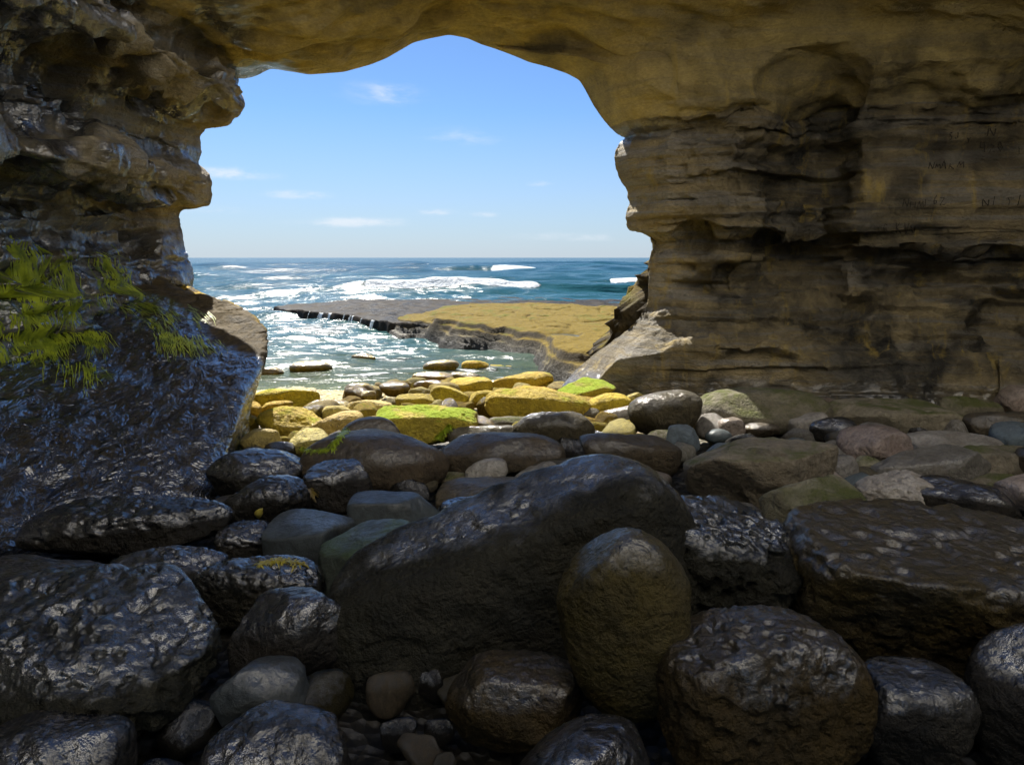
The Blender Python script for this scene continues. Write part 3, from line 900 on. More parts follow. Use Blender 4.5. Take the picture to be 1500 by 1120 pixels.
# water spilling over the edge of the wet reef
m, g, p, out = material('falling_water')
p.inputs['Base Color'].default_value = (.80, .84, .85, 1)
p.inputs['Roughness'].default_value = .35
MAT_FALL = m
EL = np.concatenate([[0], np.cumsum(np.linalg.norm(np.diff(EDGE2, axis=0), axis=1))])
mask = (D2 > .10) & (D2 < .30)
cand = np.stack([X2[mask], Y2[mask], H2[mask]], -1)
order = cand[(cand[:, 0] > -8.6) & (cand[:, 0] < -3.3) & (cand[:, 1] < 25.4)]
order = order[np.argsort(order[:, 0])]
for k in range(12):
    c = order[int(rs.uniform(0, 11.9) / 12 * (len(order) - 1))]
    wd = rs.choice((.02, .04, .06, .13))
    rows_ = []
    for i in range(7):
        t = i / 6
        zc_ = c[2] + .02 - (t ** 1.6) * (c[2] - ZS + .05)
        yc_ = c[1] - .16 - .12 * t
        xc_ = c[0] - .10 - .08 * t
        for jx in (-1, -.4, .3, 1):
            rows_.append((xc_ + jx * wd * (1 - .35 * t) * .5 + rs.normal(0, .008), yc_ - jx * wd * .3 + rs.normal(0, .012), zc_))
    me = mesh_from('cascade', np.array(rows_), quads_grid(7, 4), (MAT_FALL,))
    obj('cascade', me, parent=reef)

# ------------------------------------------------------------------ cave floor under the boulders
FY = [-4, 5.5, 8, 11, 14, 20, 40]
FZ = [0, 0, -.15, -.48, -.95, -1.3, -1.6]


def floor_z(y):
    return float(np.interp(y, FY, FZ))


fxs, fys = np.linspace(-6, 8, 300), np.linspace(-4.5, 17, 420)
X3, Y3 = np.meshgrid(fxs, fys, indexing='ij')
p3 = np.stack([X3, Y3, 0 * X3], -1)
H3 = np.interp(Y3, FY, FZ) - .06 + .07 * fbm(p3, 1.4, 3, 501) + .05 * np.abs(fbm(p3, 5, 3, 502))
m, g, p, out = material('floor_rubble')
tcf = g.node('ShaderNodeTexCoord').outputs['Object']
mid = g.noise(tcf, 3, 6, .62, .3)
v = g.node('ShaderNodeTexVoronoi', i_Vector=tcf)
v.inputs['Scale'].default_value = 16
dy_ = g.node('ShaderNodeSeparateXYZ', i_0=tcf).outputs[1]
col = g.mix(g.rng(mid, .3, .7), (.010, .009, .007), (.026, .022, .015))
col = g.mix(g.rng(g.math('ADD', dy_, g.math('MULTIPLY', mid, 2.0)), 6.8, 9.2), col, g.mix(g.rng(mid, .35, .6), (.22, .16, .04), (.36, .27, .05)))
g.put(p, 'Base Color', col)
g.put(p, 'Roughness', .55)
g.put(p, 'Normal', g.bump(v.outputs['Distance'], .9, .06, g.bump(g.noise(tcf, 45, 5, .6), .5, .02)))
FQ = quads_grid(300, 420)[:, ::-1]
obj('cave_floor', mesh_from('cave_floor', np.stack([X3, Y3, H3], -1), FQ, (m,)),
    label='dark wet rubble floor between the boulders of the cave', kind='structure')

# ------------------------------------------------------------------ stones
_cache = {}


def cube_sphere(n):
    if n in _cache:
        return _cache[n]
    ts = np.tan(np.linspace(-1, 1, n + 1) * math.pi / 4)
    a, b = np.meshgrid(ts, ts, indexing='ij')
    one = np.ones_like(a)
    V, Q, off = [], [], 0
    for f in ((one, a, b), (-one, b, a), (b, one, a), (a, -one, b), (a, b, one), (b, a, -one)):
        V.append(np.stack(f, -1).reshape(-1, 3))
        Q.append(quads_grid(n + 1, n + 1) + off)
        off += (n + 1) ** 2
    V, Q = np.concatenate(V), np.concatenate(Q)
    V /= np.linalg.norm(V, axis=1, keepdims=True)
    key = np.round(V * 1e5).astype(np.int64)
    _, first, inv = np.unique(key, axis=0, return_index=True, return_inverse=True)
    V, Q = V[first], inv.reshape(-1)[Q]
    c = np.cross(V[Q[:, 1]] - V[Q[:, 0]], V[Q[:, 3]] - V[Q[:, 0]])
    bad = (c * V[Q[:, 0]]).sum(1) < 0
    Q[bad] = Q[bad][:, ::-1]
    _cache[n] = (V, Q)
    return V, Q


def stone_points(n, a, b, c, seed, sq=.72, facets=10, rough=.05, flat=None, pit=0.0, egg=0.0):
    """a rounded boulder of half axes a, b, c"""
    D, Q = cube_sphere(n)
    r = random.Random(seed)
    e = 2.0 / sq                                         # superellipsoid exponent: bigger is boxier
    R = (np.abs(D) ** e).sum(1) ** (-1 / e)
    for k in range(facets):
        nv = np.array([r.gauss(0, 1) for _ in range(3)])
        nv /= np.linalg.norm(nv)
        h = r.uniform(.74, .96)
        dn = D @ nv
        lim = np.where(dn > .15, h / np.maximum(dn, .15), 9)
        kk = 24.0
        R = -np.log(np.exp(-kk * R) + np.exp(-kk * np.minimum(lim, 3))) / kk
    if flat:
        h, tx, ty = flat
        nv = np.array((tx, ty, 1.0))
        nv /= np.linalg.norm(nv)
        dn = D @ nv
        lim = np.where(dn > .12, h / np.maximum(dn, .12), 9)
        R = -np.log(np.exp(-26 * R) + np.exp(-26 * np.minimum(lim, 3))) / 26
    P = D * R[:, None]
    if egg:
        P[:, 1:] *= (1 + egg * P[:, :1])
    mean = (a * b * c) ** (1 / 3)
    L = P * np.array((a, b, c))
    q = L / mean + seed * 3.17
    disp = rough * 1.5 * fbm(q, .9, 3, seed) + rough * .8 * fbm(q, 2.7, 3, seed + 3)
    if pit:
        cell = fbm(q, 6.5, 2, seed + 9)
        disp = disp - pit * 1.6 * sstep(.05, .5, cell) + pit * .7 * fbm(q, 10, 3, seed + 10, .6)
    else:
        disp = disp + rough * .5 * fbm(q, 7, 4, seed + 5, .6)
    nrm = P / np.array((a, b, c))
    nrm /= np.linalg.norm(nrm, axis=1, keepdims=True)
    stone_points.nrm = nrm
    return L + nrm * (disp * mean)[:, None], Q


PLACED = []
COUNT = [0]


def stone(x0, x1, y0, y1, mat, label, group, dep=.75, roll=0, yaw=0, pitch=0, sink=.15, z0=None, Y=None, cat='boulder', name='boulder', seed=None, **kw):
    """place a boulder whose outline fills a pixel box; its distance comes from resting on the floor"""
    COUNT[0] += 1
    seed = seed or COUNT[0] * 7 + 1
    px, py = (x0 + x1) / 2, (y0 + y1) / 2
    Wp, Hp = (x1 - x0) / 2, (y1 - y0) / 2
    zc = .2
    for _ in range(14):
        P = at_z(px, py, min(zc, 1.1)) if Y is None else at_y(px, py, Y)
        dist = P[1] * CP - (P[2] - CAMZ) * SP
        phi = math.atan2(CAMZ - P[2], P[1])
        a = Wp * dist / F
        b = dep * a
        h = Hp * dist / F
        c = math.sqrt(max(h * h - (b * math.sin(phi)) ** 2, (.42 * h) ** 2)) / math.cos(phi)
        fz = floor_z(P[1]) if z0 is None else z0
        zc = .5 * zc + .5 * (fz + c * (1 - sink))
    n = int(np.clip(math.sqrt(Wp * Hp) * 4 / 6, 10, 76))
    ca, sa = math.cos(math.radians(roll)), math.sin(math.radians(roll))
    if roll:   # keep the rotated outline inside the box
        A = np.array([[ca * ca, sa * sa], [sa * sa, ca * ca]])
        if abs(np.linalg.det(A)) > .2:
            s = np.linalg.solve(A, [a * a, c * c])
            if s.min() > (.3 * min(a, c)) ** 2:
                a, c = math.sqrt(s[0]), math.sqrt(s[1])
    V, Qs = stone_points(n, a, b, c, seed, **kw)
    ra = math.radians(roll)
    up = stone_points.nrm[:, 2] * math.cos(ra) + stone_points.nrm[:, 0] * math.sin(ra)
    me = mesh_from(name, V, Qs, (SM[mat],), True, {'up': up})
    o = obj(name, me, label=label, cat=cat, group=group, loc=tuple(P))
    o.rotation_euler = (math.radians(pitch), -math.radians(roll), math.radians(yaw))
    PLACED.append((P[0], P[1], max(a, .5 * c), b))
    return o


GF = 'dark wet boulders in the cave foreground'
GM = 'boulders along the middle of the cave floor'
GR = 'stones along the foot of the right wall'
GY = 'sunlit yellow stones at the cave mouth'
T = stone
# foreground, left
T(40, 345, 722, 822, 'wet', 'long dark wet boulder lying along the foot of the slick ledge', GF, dep=.42, roll=6, sq=.62, pit=.03)
T(-60, 148, 816, 930, 'brownwet', 'low reddish brown wet boulder between the ledge foot and the olive pitted boulder', GF, dep=.8)
T(160, 332, 792, 885, 'wet', 'dark wet boulder tucked under the long boulder by the ledge', GF, dep=.6, roll=4, pit=.03)
T(-110, 312, 845, 1075, 'wetpit', 'broad olive tinged wet boulder with pitted sloping top', GF, dep=.75, sq=.6, flat=(.78, .1, -.25), pit=.05)
T(285, 470, 818, 915, 'wetpit', 'dark wet boulder with rippled glossy top beside the yellow seaweed clump', GF, dep=.55, roll=-3, sq=.6, pit=.045)
T(316, 410, 764, 826, 'wet', 'small dark round boulder with a bowl-shaped hollow in its top', GF, dep=.8, pit=.05)
T(328, 452, 698, 785, 'wet', 'dark boulder with the small ribbed shell on its side', GF, dep=.7, roll=8, pit=.03)
T(308, 449, 659, 735, 'wet', 'rounded black boulder touching the outer end of the slick ledge', GF, dep=.7, pit=.02)
T(445, 548, 672, 752, 'wet', 'blocky wet boulder with pale blue sheen on its sloping top', GF, dep=.8, flat=(.75, -.15, -.2), pit=.02)
T(392, 518, 735, 830, 'slick', 'smooth slate grey slab with a flat glistening top', GF, dep=.85, sq=.6, flat=(.5, -.18, -.12), rough=.025)
T(452, 610, 755, 880, 'slickgreen', 'smooth green tinted slab leaning beside the huge dark boulder', GF, dep=.85, roll=10, sq=.6, flat=(.55, -.1, -.1), rough=.03)
T(512, 647, 710, 790, 'slick', 'flat-topped dark stone with a narrow grey glistening face', GF, dep=.65, sq=.55, flat=(.62, -.1, .05), rough=.03)
T(330, 530, 868, 1010, 'wet', 'dark rounded boulder against the left end of the huge dark boulder', GF, dep=.6, roll=10)
T(315, 450, 962, 1075, 'slick', 'slick grey sliver of stone low in front of the dark rounded boulder', GF, dep=.7, roll=8)
# the big ones
T(508, 1096, 730, 1270, 'wetpit', 'huge dark boulder with a wet rippled ridge rising to the right', GF, dep=.30, roll=20, yaw=10, sq=.6, facets=0, flat=(.86, 0, -.1), rough=.035, pit=.016, Y=2.65)
T(940, 1182, 730, 925, 'wetpit', 'dark boulder with scalloped greenish top behind the egg-shaped boulder', GF, dep=.7, roll=-6, sq=.6, flat=(.72, .1, -.15), pit=.06, Y=2.75)
T(818, 1026, 786, 1040, 'brownwet', 'egg-shaped brown boulder with a glossy bluish left flank', GF, dep=.7, roll=14, sq=.85, facets=4, rough=.03, Y=2.12)
T(1160, 1640, 734, 985, 'brownwet', 'massive flat-topped brown wet boulder at the right', GF, dep=.62, roll=-3, sq=.6, flat=(.62, 0, -.06), facets=5, rough=.05, pit=.03)
T(958, 1262, 908, 1150, 'brownwet', 'brown wet boulder with a small peak in front of the egg-shaped boulder', GF, dep=.7, pit=.04)
T(650, 862, 962, 1090, 'brownwet', 'low brown boulder at the foot of the huge dark boulder', GF, dep=.7)
T(1235, 1420, 975, 1110, 'wet', 'dark boulder under the massive flat-topped brown boulder', GF, dep=.7)
T(1430, 1640, 930, 1130, 'wet', 'dark wet boulder leaning on the massive brown boulder', GF, dep=.7)
T(300, 520, 1040, 1190, 'wet', 'black boulder in front of the slick grey sliver', GF, dep=.8)
T(-60, 180, 1050, 1220, 'wet', 'black boulder below the olive tinged pitted boulder', GF, dep=.8)
T(760, 960, 1060, 1230, 'wet', 'black boulder below the egg-shaped boulder', GF, dep=.8)
# middle, dark in the shade
T(440, 657, 630, 725, 'brown', 'large smooth brown boulder with a rounded back behind the blocky wet boulder', GM, dep=.6, sq=.85, facets=3, rough=.03)
T(500, 590, 611, 668, 'brown', 'dark dome-shaped boulder bordering the sunlit stones', GM, dep=.7, sq=.85, facets=3, rough=.03)
T(348, 410, 627, 672, 'speck', 'half sunlit stone between the ledge end and the yellow stones', GM, dep=.7)
T(545, 642, 682, 728, 'brown', 'low brown stone in front of the large rounded brown boulder', GM, dep=.6, flat=(.7, 0, 0))
T(648, 828, 635, 705, 'brown', 'long smooth grey brown boulder shaped like a loaf', GM, dep=.5, sq=.7, facets=3, rough=.03)
T(654, 768, 620, 655, 'brown', 'long low grey brown stone behind the loaf-shaped boulder', GM, dep=.5, sq=.65)
T(750, 874, 595, 668, 'brown', 'dark peaked boulder with a pale streak on its left shoulder', GM, dep=.7, sq=1.05, facets=9)
T(842, 995, 629, 702, 'brown', 'long rounded dark boulder with olive growth behind the huge boulder', GM, dep=.55, sq=.65, facets=4)
T(934, 972, 642, 680, 'grey', 'small upright grey stone against the long rounded dark boulder', GM, dep=.7)
T(972, 1024, 618, 672, 'blue', 'blue grey stone with a pale smooth face standing on edge', GM, dep=.7, roll=25)
T(1033, 1072, 628, 650, 'blue', 'small smooth blue oval pebble', GM, dep=.7, sq=.95, facets=0, rough=.02)
T(922, 1030, 571, 642, 'brown', 'dark brown hunched boulder next to the speckled sunlit stone', GM, dep=.7, roll=8)
T(940, 978, 603, 640, 'brown', 'small brown stone in front of the hunched boulder', GM, dep=.7)
T(848, 880, 596, 622, 'brown', 'small dark stone right of the peaked boulder', GM, dep=.8)
T(872, 944, 594, 626, 'grey', 'grey tapering stone slanting below the sunlit stones', GM, dep=.5, roll=14)
T(712, 786, 610, 632, 'mossy', 'flat green filmed stone behind the long low stones', GM, dep=.5)
T(664, 714, 610, 634, 'brown', 'dark stone at the corner of the green topped sunlit slab', GM, dep=.6)
T(682, 748, 671, 720, 'grey', 'rounded tan stone with a pointed left end', GM, dep=.7, roll=18)
T(643, 684, 689, 716, 'mossy', 'small green mossy stone beside the low brown stone', GM, dep=.8)
T(638, 800, 698, 752, 'brown', 'long flat brown slab behind the ridge of the huge boulder', GM, dep=.5, roll=4, sq=.6)
T(640, 728, 722, 780, 'wet', 'wet rippled stone against the ridge of the huge boulder', GM, dep=.6, roll=14, pit=.04)
T(752, 822, 676, 722, 'grey', 'tan sloping stone left of the blunt grey brown stone', GM, dep=.7, roll=20)
T(812, 900, 672, 722, 'brown', 'blunt grey brown stone behind the ridge of the huge boulder', GM, dep=.6)
T(652, 690, 660, 700, 'brown', 'small brown stone at the end of the large rounded brown boulder', GM, dep=.8)
T(880, 960, 690, 730, 'brown', 'brown stone half hidden behind the ridge of the huge boulder', GM, dep=.6)
# right
T(1008, 1226, 628, 745, 'mossy', 'large flat slab with a mossy sunward top and dark front face', GR, dep=.62, roll=5, sq=.55, flat=(.62, .1, -.05), rough=.04)
T(1070, 1172, 655, 752, 'mossy', 'elongated stone leaning diagonally against the mossy slab', GR, dep=.5, roll=42, sq=.6)
T(1022, 1212, 569, 634, 'mossy', 'broad rounded boulder with green moss at the foot of the wall', GR, dep=.6, sq=.75, facets=3, rough=.04)
T(1026, 1058, 603, 634, 'pink', 'small pinkish grey stone with a pale ridge left of the knobby one', GR, dep=.7, roll=-20)
T(1052, 1090, 611, 646, 'pink', 'small knobby pinkish stone above the blue pebble', GR, dep=.8)
T(1085, 1140, 616, 642, 'brown', 'small flat brown stone behind the mossy slab', GR, dep=.7)
T(1155, 1212, 602, 642, 'grey', 'round grey stone with a lit left shoulder', GR, dep=.8, roll=14)
T(1188, 1254, 611, 655, 'wet', 'dark flat stone between the round grey stone and the pale slab', GR, dep=.7, roll=6)
T(1206, 1222, 600, 618, 'blue', 'tiny blue grey cobble at the end of the pale ended slab', GR, dep=.9)
T(1242, 1302, 566, 600, 'pale', 'pale stone sitting behind the pale ended slab by the wall', GR, dep=.7)
T(1218, 1412, 583, 638, 'mossy', 'thick slab with a pale green broken end', GR, dep=.5, sq=.5, flat=(.7, 0, -.05), facets=5, rough=.035)
T(1232, 1330, 625, 684, 'pink', 'round pale brown stone in front of the pale ended slab', GR, dep=.8, sq=.65)
T(1318, 1460, 628, 672, 'grey', 'flat pale grey slab beside the round pale brown stone', GR, dep=.6, roll=-4, sq=.6)
T(1276, 1454, 653, 712, 'grey', 'long grey slab with bright rounded left end', GR, dep=.45, roll=3, sq=.6)
T(1416, 1540, 650, 706, 'mossy', 'olive topped slab behind the long grey slab', GR, dep=.6, sq=.6, flat=(.7, 0, 0))
T(1458, 1530, 565, 612, 'pink', 'round reddish stone against the wall', GR, dep=.8)
T(1456, 1540, 618, 660, 'blue', 'blue grey boulder beside the dark stone of the right wall foot', GR, dep=.7)
T(1416, 1540, 598, 650, 'brown', 'dark brown flat boulder under the round reddish stone', GR, dep=.6, roll=6)
T(1380, 1465, 581, 620, 'mossy', 'low olive mossy stone against the wall', GR, dep=.6, roll=-6)
T(1174, 1254, 663, 718, 'grey', 'grey brown stone above the small tan fragment', GR, dep=.7, roll=12)
T(1163, 1234, 683, 722, 'pink', 'small tan fragment of stone with jagged ridge', GR, dep=.7, roll=12)
T(1234, 1290, 683, 716, 'brown', 'small brown cobble beside the rough pale rock', GR, dep=.8)
T(1248, 1300, 668, 694, 'mossy', 'small green filmed stone under the round pale brown stone', GR, dep=.7)
T(1112, 1262, 696, 795, 'mossy', 'rounded dark boulder with olive crest next to the leaning stone', GR, dep=.7, roll=10)
T(1250, 1400, 690, 752, 'pale', 'rough pale rock with sharp broken ridges', GR, dep=.6, sq=.9, facets=10, rough=.10, pit=.06)
T(1330, 1498, 700, 760, 'wet', 'dark ridge of rock tailing off the rough pale rock', GR, dep=.5, roll=-8)
T(1420, 1540, 692, 735, 'mossy', 'flat olive stone behind the dark ridge of rock', GR, dep=.7)
T(1466, 1560, 695, 750, 'pink', 'brownish pink rounded stone at the rim of the massive boulder', GR, dep=.8)
T(1500, 1640, 640, 720, 'brown', 'brown boulder beyond the olive topped slab', GR, dep=.8)
T(1520, 1640, 575, 640, 'grey', 'grey boulder against the wall beyond the reddish stone', GR, dep=.8)
# sunlit
T(352, 468, 568, 602, 'yellow', 'long narrow yellow stone lying like a log at the waterline', GY, dep=.32, roll=6, sq=.6, cat='stone', name='sunlit_stone')
T(346, 382, 587, 614, 'yellow', 'short blunt yellow stone at the ledge side of the log-like stone', GY, dep=.7, cat='stone', name='sunlit_stone')
T(380, 434, 587, 606, 'yellow', 'thin yellow stone below the log-like stone', GY, dep=.4, roll=6, cat='stone', name='sunlit_stone')
T(376, 478, 595, 644, 'yellow', 'plump yellow boulder with bright crumbly crown', GY, dep=.65, sq=.75, pit=.03, cat='stone', name='sunlit_stone')
T(342, 380, 608, 640, 'yellow', 'small round yellow stone nearest the slick ledge', GY, dep=.8, cat='stone', name='sunlit_stone')
T(418, 486, 627, 668, 'speck', 'speckled yellow stone carrying a bit of green weed', GY, dep=.8, pit=.03, cat='stone', name='sunlit_stone')
T(456, 541, 602, 645, 'speck', 'mottled tan and yellow stone behind the dome-shaped boulder', GY, dep=.6, roll=8, pit=.03, cat='stone', name='sunlit_stone')
T(509, 579, 583, 615, 'speck', 'mottled yellow stone left of the green topped slab', GY, dep=.6, cat='stone', name='sunlit_stone')
T(550, 700, 584, 652, 'green', 'broad flat yellow slab with bright green algae on top', GY, dep=.65, sq=.55, flat=(.55, .06, -.12), roll=3, pit=.025, cat='stone', name='sunlit_stone')
T(500, 546, 561, 590, 'ochrewet', 'brown domed stone just above the waterline pool', GY, dep=.8, cat='stone', name='sunlit_stone')
T(524, 552, 572, 592, 'ochrewet', 'little brown stone beside the brown domed stone', GY, dep=.8, cat='stone', name='sunlit_stone')
T(554, 600, 559, 582, 'ochrewet', 'brown wet stone with green fringe at the waterline', GY, dep=.8, cat='stone', name='sunlit_stone')
T(579, 640, 574, 598, 'yellow', 'low tan stone behind the green topped slab', GY, dep=.6, cat='stone', name='sunlit_stone')
T(630, 692, 566, 596, 'yellow', 'ochre stone sloping down to the right behind the slab', GY, dep=.5, roll=-10, cat='stone', name='sunlit_stone')
T(658, 724, 552, 580, 'yellow', 'rounded ochre stone behind the sloping ochre stone', GY, dep=.6, cat='stone', name='sunlit_stone')
T(698, 770, 534, 556, 'yellow', 'long dark ochre stone near the shelf foot', GY, dep=.4, cat='stone', name='sunlit_stone')
T(766, 786, 538, 552, 'yellow', 'little yellow knob at the shelf foot', GY, dep=.9, cat='stone', name='sunlit_stone')
T(715, 810, 545, 580, 'yellow', 'large ochre boulder below the long dark ochre stone', GY, dep=.55, roll=8, cat='stone', name='sunlit_stone')
T(709, 864, 570, 622, 'yellow', 'biggest yellow boulder, long and smooth with a pale bulging end', GY, dep=.42, roll=-5, sq=.65, facets=3, pit=.02, cat='stone', name='sunlit_stone')
T(750, 838, 566, 590, 'yellow', 'yellow stone hidden behind the biggest yellow boulder', GY, dep=.5, roll=-5, cat='stone', name='sunlit_stone')
T(812, 903, 549, 600, 'green', 'tilted bright yellow slab with greenish film', GY, dep=.7, roll=14, sq=.6, flat=(.6, .0, -.3), cat='stone', name='sunlit_stone')
T(793, 832, 558, 580, 'yellow', 'small pale yellow stone left of the tilted slab', GY, dep=.7, roll=12, cat='stone', name='sunlit_stone')
T(858, 926, 575, 612, 'yellow', 'angular bright yellow stone below the tilted slab', GY, dep=.6, roll=12, sq=.9, facets=9, cat='stone', name='sunlit_stone')
T(914, 954, 574, 610, 'speck', 'black spotted whitish stone at the edge of the sunlight', GY, dep=.6, roll=24, cat='stone', name='sunlit_stone')
T(686, 738, 570, 598, 'yellow', 'ochre stone at the pale end of the biggest yellow boulder', GY, dep=.6, cat='stone', name='sunlit_stone')
T(604, 664, 543, 566, 'ochrewet', 'flat wet ochre stone washed by foam', GY, dep=.6, cat='stone', name='sunlit_stone')
T(648, 704, 545, 562, 'ochrewet', 'flat wet brown stone next to the foam washed stone', GY, dep=.5, cat='stone', name='sunlit_stone')
T(606, 650, 556, 576, 'ochrewet', 'dark wet stone below the foam washed stone', GY, dep=.6, cat='stone', name='sunlit_stone')
T(472, 514, 592, 618, 'speck', 'small dark mottled stone between the plump boulder and the mottled stones', GY, dep=.8, cat='stone', name='sunlit_stone')
T(444, 514, 582, 606, 'ochrewet', 'flat wet stone holding a film of water', GY, dep=.7, sq=.5, flat=(.5, 0, 0), cat='stone', name='sunlit_stone')
T(712, 750, 556, 574, 'ochrewet', 'small dark ochre stone beside the large ochre boulder', GY, dep=.7, cat='stone', name='sunlit_stone')
GW = 'rocks standing in the shallow water'
T(424, 487, 529, 553, 'ochrewet', 'brown rock rising from the foam of the shallow water', GW, dep=.6, z0=-.66, cat='rock', name='shallows_rock')
T(514, 552, 518, 532, 'ochrewet', 'small rock with a pale end out in the water', GW, dep=.5, z0=-.6, cat='rock', name='shallows_rock')
T(620, 674, 527, 550, 'ochrewet', 'dark weedy rock in the foam below the shelf', GW, dep=.6, z0=-.62, cat='rock', name='shallows_rock')
T(676, 716, 527, 545, 'yellow', 'flat yellow rock in the foam below the shelf', GW, dep=.6, z0=-.62, cat='rock', name='shallows_rock')
T(372, 420, 538, 556, 'ochrewet', 'low tan rock in the shallow water beside the ledge nose', GW, dep=.6, z0=-.64, cat='rock', name='shallows_rock')

# cobbles filling the gaps
shared = [stone_points(9, 1, .8, .62, 900 + k, rough=.05) for k in range(8)]
r = random.Random(11)
nf = 0
for _ in range(16000):
    if nf >= 290:
        break
    yy = r.uniform(1.9, 10.8)
    xx = r.uniform(-.55, .72) * yy
    if xx > 5.2 or xx < -2.0 - .02 * yy or (yy > 8.0 and xx > 1.2) or (yy > 6.0 and xx < -.38 * yy):
        continue
    if edge_dist(np.array([xx]), np.array([yy]), EDGE)[0] > -.2:
        continue
    sz = (r.uniform(.08, .20) if yy > 5.6 and xx < 1.2 else (r.uniform(.07, .19) if xx > .3 and yy > 3.6 else r.uniform(.055, .15))) * (1.0 if yy > 4 else .8)
    if any(((xx - a) / (ra + sz * .1)) ** 2 + ((yy - b) / (rb + sz * .1)) ** 2 < 1 for a, b, ra, rb in PLACED):
        continue
    if any(math.hypot(xx - a, yy - b) < (ra + sz) * .8 for a, b, ra, rb in PLACED[-nf:] if nf):
        continue
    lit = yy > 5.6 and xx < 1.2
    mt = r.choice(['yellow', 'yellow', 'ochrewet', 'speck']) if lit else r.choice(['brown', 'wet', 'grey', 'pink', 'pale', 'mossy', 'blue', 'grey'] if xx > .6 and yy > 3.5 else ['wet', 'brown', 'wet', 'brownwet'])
    key = (r.randrange(8), mt)
    if key not in _cache:
        V, Qs = shared[key[0]]
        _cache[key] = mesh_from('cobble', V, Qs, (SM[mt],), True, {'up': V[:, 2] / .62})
    look = {'yellow': 'yellow', 'ochrewet': 'wet ochre', 'speck': 'speckled tan', 'brown': 'brown', 'wet': 'wet black', 'grey': 'grey', 'pink': 'pinkish',
            'pale': 'pale', 'mossy': 'olive mossy', 'blue': 'blue grey', 'brownwet': 'wet brown'}[mt]
    o = obj('cobble', _cache[key], cat='cobble', loc=(xx, yy, floor_z(yy) + sz * .35),
            label='small %s cobble in the gaps between the sunlit stones' % look if lit else
            ('small %s cobble wedged among the stones near the right wall' % look if xx > .6 and yy > 3.5 else 'small %s cobble wedged among the shaded boulders' % look),
            group=look + (' cobbles among the sunlit stones' if lit else (' cobbles near the right wall' if xx > .6 and yy > 3.5 else ' cobbles among the shaded boulders')))
    o.scale = (sz * r.uniform(.8, 1.4), sz * r.uniform(.8, 1.2), sz * r.uniform(.9, 1.5))
    o.rotation_euler = (r.uniform(-.3, .3), r.uniform(-.3, .3), r.uniform(0, 6.28))
    PLACED.append((xx, yy, sz, sz))
    nf += 1


# ------------------------------------------------------------------ green algae hanging on the left wall and ledge
m, g, p, out = material('green_algae')
tca = g.node('ShaderNodeTexCoord').outputs['Object']
ca = g.mix(g.rng(g.noise(tca, 9, 4, .6), .35, .65), (.13, .18, .010), (.42, .48, .018))
g.put(p, 'Base Color', ca)
g.put(p, 'Roughness', .5)
MAT_ALGAE = m


def strands(name, label, Pg, Ng, pick, count, steps, down, stride, wid, off, seed):
    """thin ribbons that hang down a surface grid Pg from random seeds where pick is true"""
    rr = np.random.RandomState(seed)
    ii, jj = np.nonzero(pick)
    if len(ii) == 0:
        return
    wt = pick[ii, jj].astype(float)
    sel = rr.choice(len(ii), count, p=wt / wt.sum())
    V, Qd = [], []
    for k in sel:
        i, j = ii[k], jj[k]
        side = rr.normal(0, .5)
        L = rr.randint(max(3, steps // 2), steps + 1)
        prev = None
        for q in range(L):
            i2 = int(np.clip(i + round(side * q * stride * .35), 0, Pg.shape[0] - 1))
            j2 = int(np.clip(j + down * q * stride, 0, Pg.shape[1] - 1))
            c = Pg[i2, j2] + Ng[i2, j2] * (off * (.3 + .9 * math.sin(math.pi * (q + .3) / (L + .3))) + rr.normal(0, .003))
            t = np.array((.35, .9, 0)) * wid * (1 - .8 * q / L)
            V += [c - t, c + t]
            if prev is not None:
                Qd.append((prev, prev + 1, prev + 3, prev + 2))
            prev = len(V) - 2
    obj(name, mesh_from(name, np.array(V), np.array(Qd), (MAT_ALGAE,)), label=label, cat='algae', kind='stuff')


INN = VN
vis = (FULL[..., 1] > 2.5) & (leftw[None, :] > .5)
nz_ = fbm(FULL, 3.0, 3, 901)


def blob(px, py, cx, cy, rx, ry):
    return np.clip(1 - ((px - cx) / rx) ** 2 - ((py - cy) / ry) ** 2, 0, 1) ** 1.5


strands('algae_mat', 'thick mat of bright green algae draped over the left wall above the slick ledge', FULL, INN,
        vis * blob(PX, PY, 5, 410, 85, 70) * sstep(-.05, .3, nz_), 560, 11, -1, 3, .006, .011, 1)
strands('algae_mat', 'narrow green algae tuft hanging on the left wall beside a dark hollow', FULL, INN,
        vis * blob(PX, PY, 158, 390, 30, 36) * sstep(-.2, .3, nz_), 90, 8, -1, 3, .006, .016, 2)
strands('algae_mat', 'dull green algae strip trailing down the left wall beside the thick mat', FULL, INN,
        vis * blob(PX, PY, 92, 395, 18, 40) * sstep(-.2, .3, nz_), 80, 8, -1, 3, .006, .014, 3)
lvis = np.ones(LG.shape[:2], bool)
Ln2 = normals(LG)
if Ln2[210, 150, 2] < 0:
    Ln2 = -Ln2
strands('algae_mat', 'streaky green algae growing over the upper part of the slick ledge', LG, Ln2,
        blob(lpx, lpy, 165, 490, 180, 60) * sstep(.05, .4, fbm(LG, 3.6, 3, 905)), 420, 9, 1, 3, .006, .004, 4)
strands('algae_mat', 'green algae crowding the corner where the ledge meets the left wall', LG, Ln2,
        blob(lpx, lpy, 5, 480, 100, 50) * sstep(-.1, .3, fbm(LG, 3.5, 3, 906)), 260, 9, 1, 3, .007, .010, 5)

# ------------------------------------------------------------------ small things found on the rocks
bpy.context.view_layer.update()
DG = bpy.context.evaluated_depsgraph_get()


def hit(px, py):
    dv = Vector(ray(px, py)).normalized()
    ok, loc, nrm, idx, ob, mt = SC.ray_cast(DG, Vector((0, 0, CAMZ)), dv)
    return loc, nrm, ob


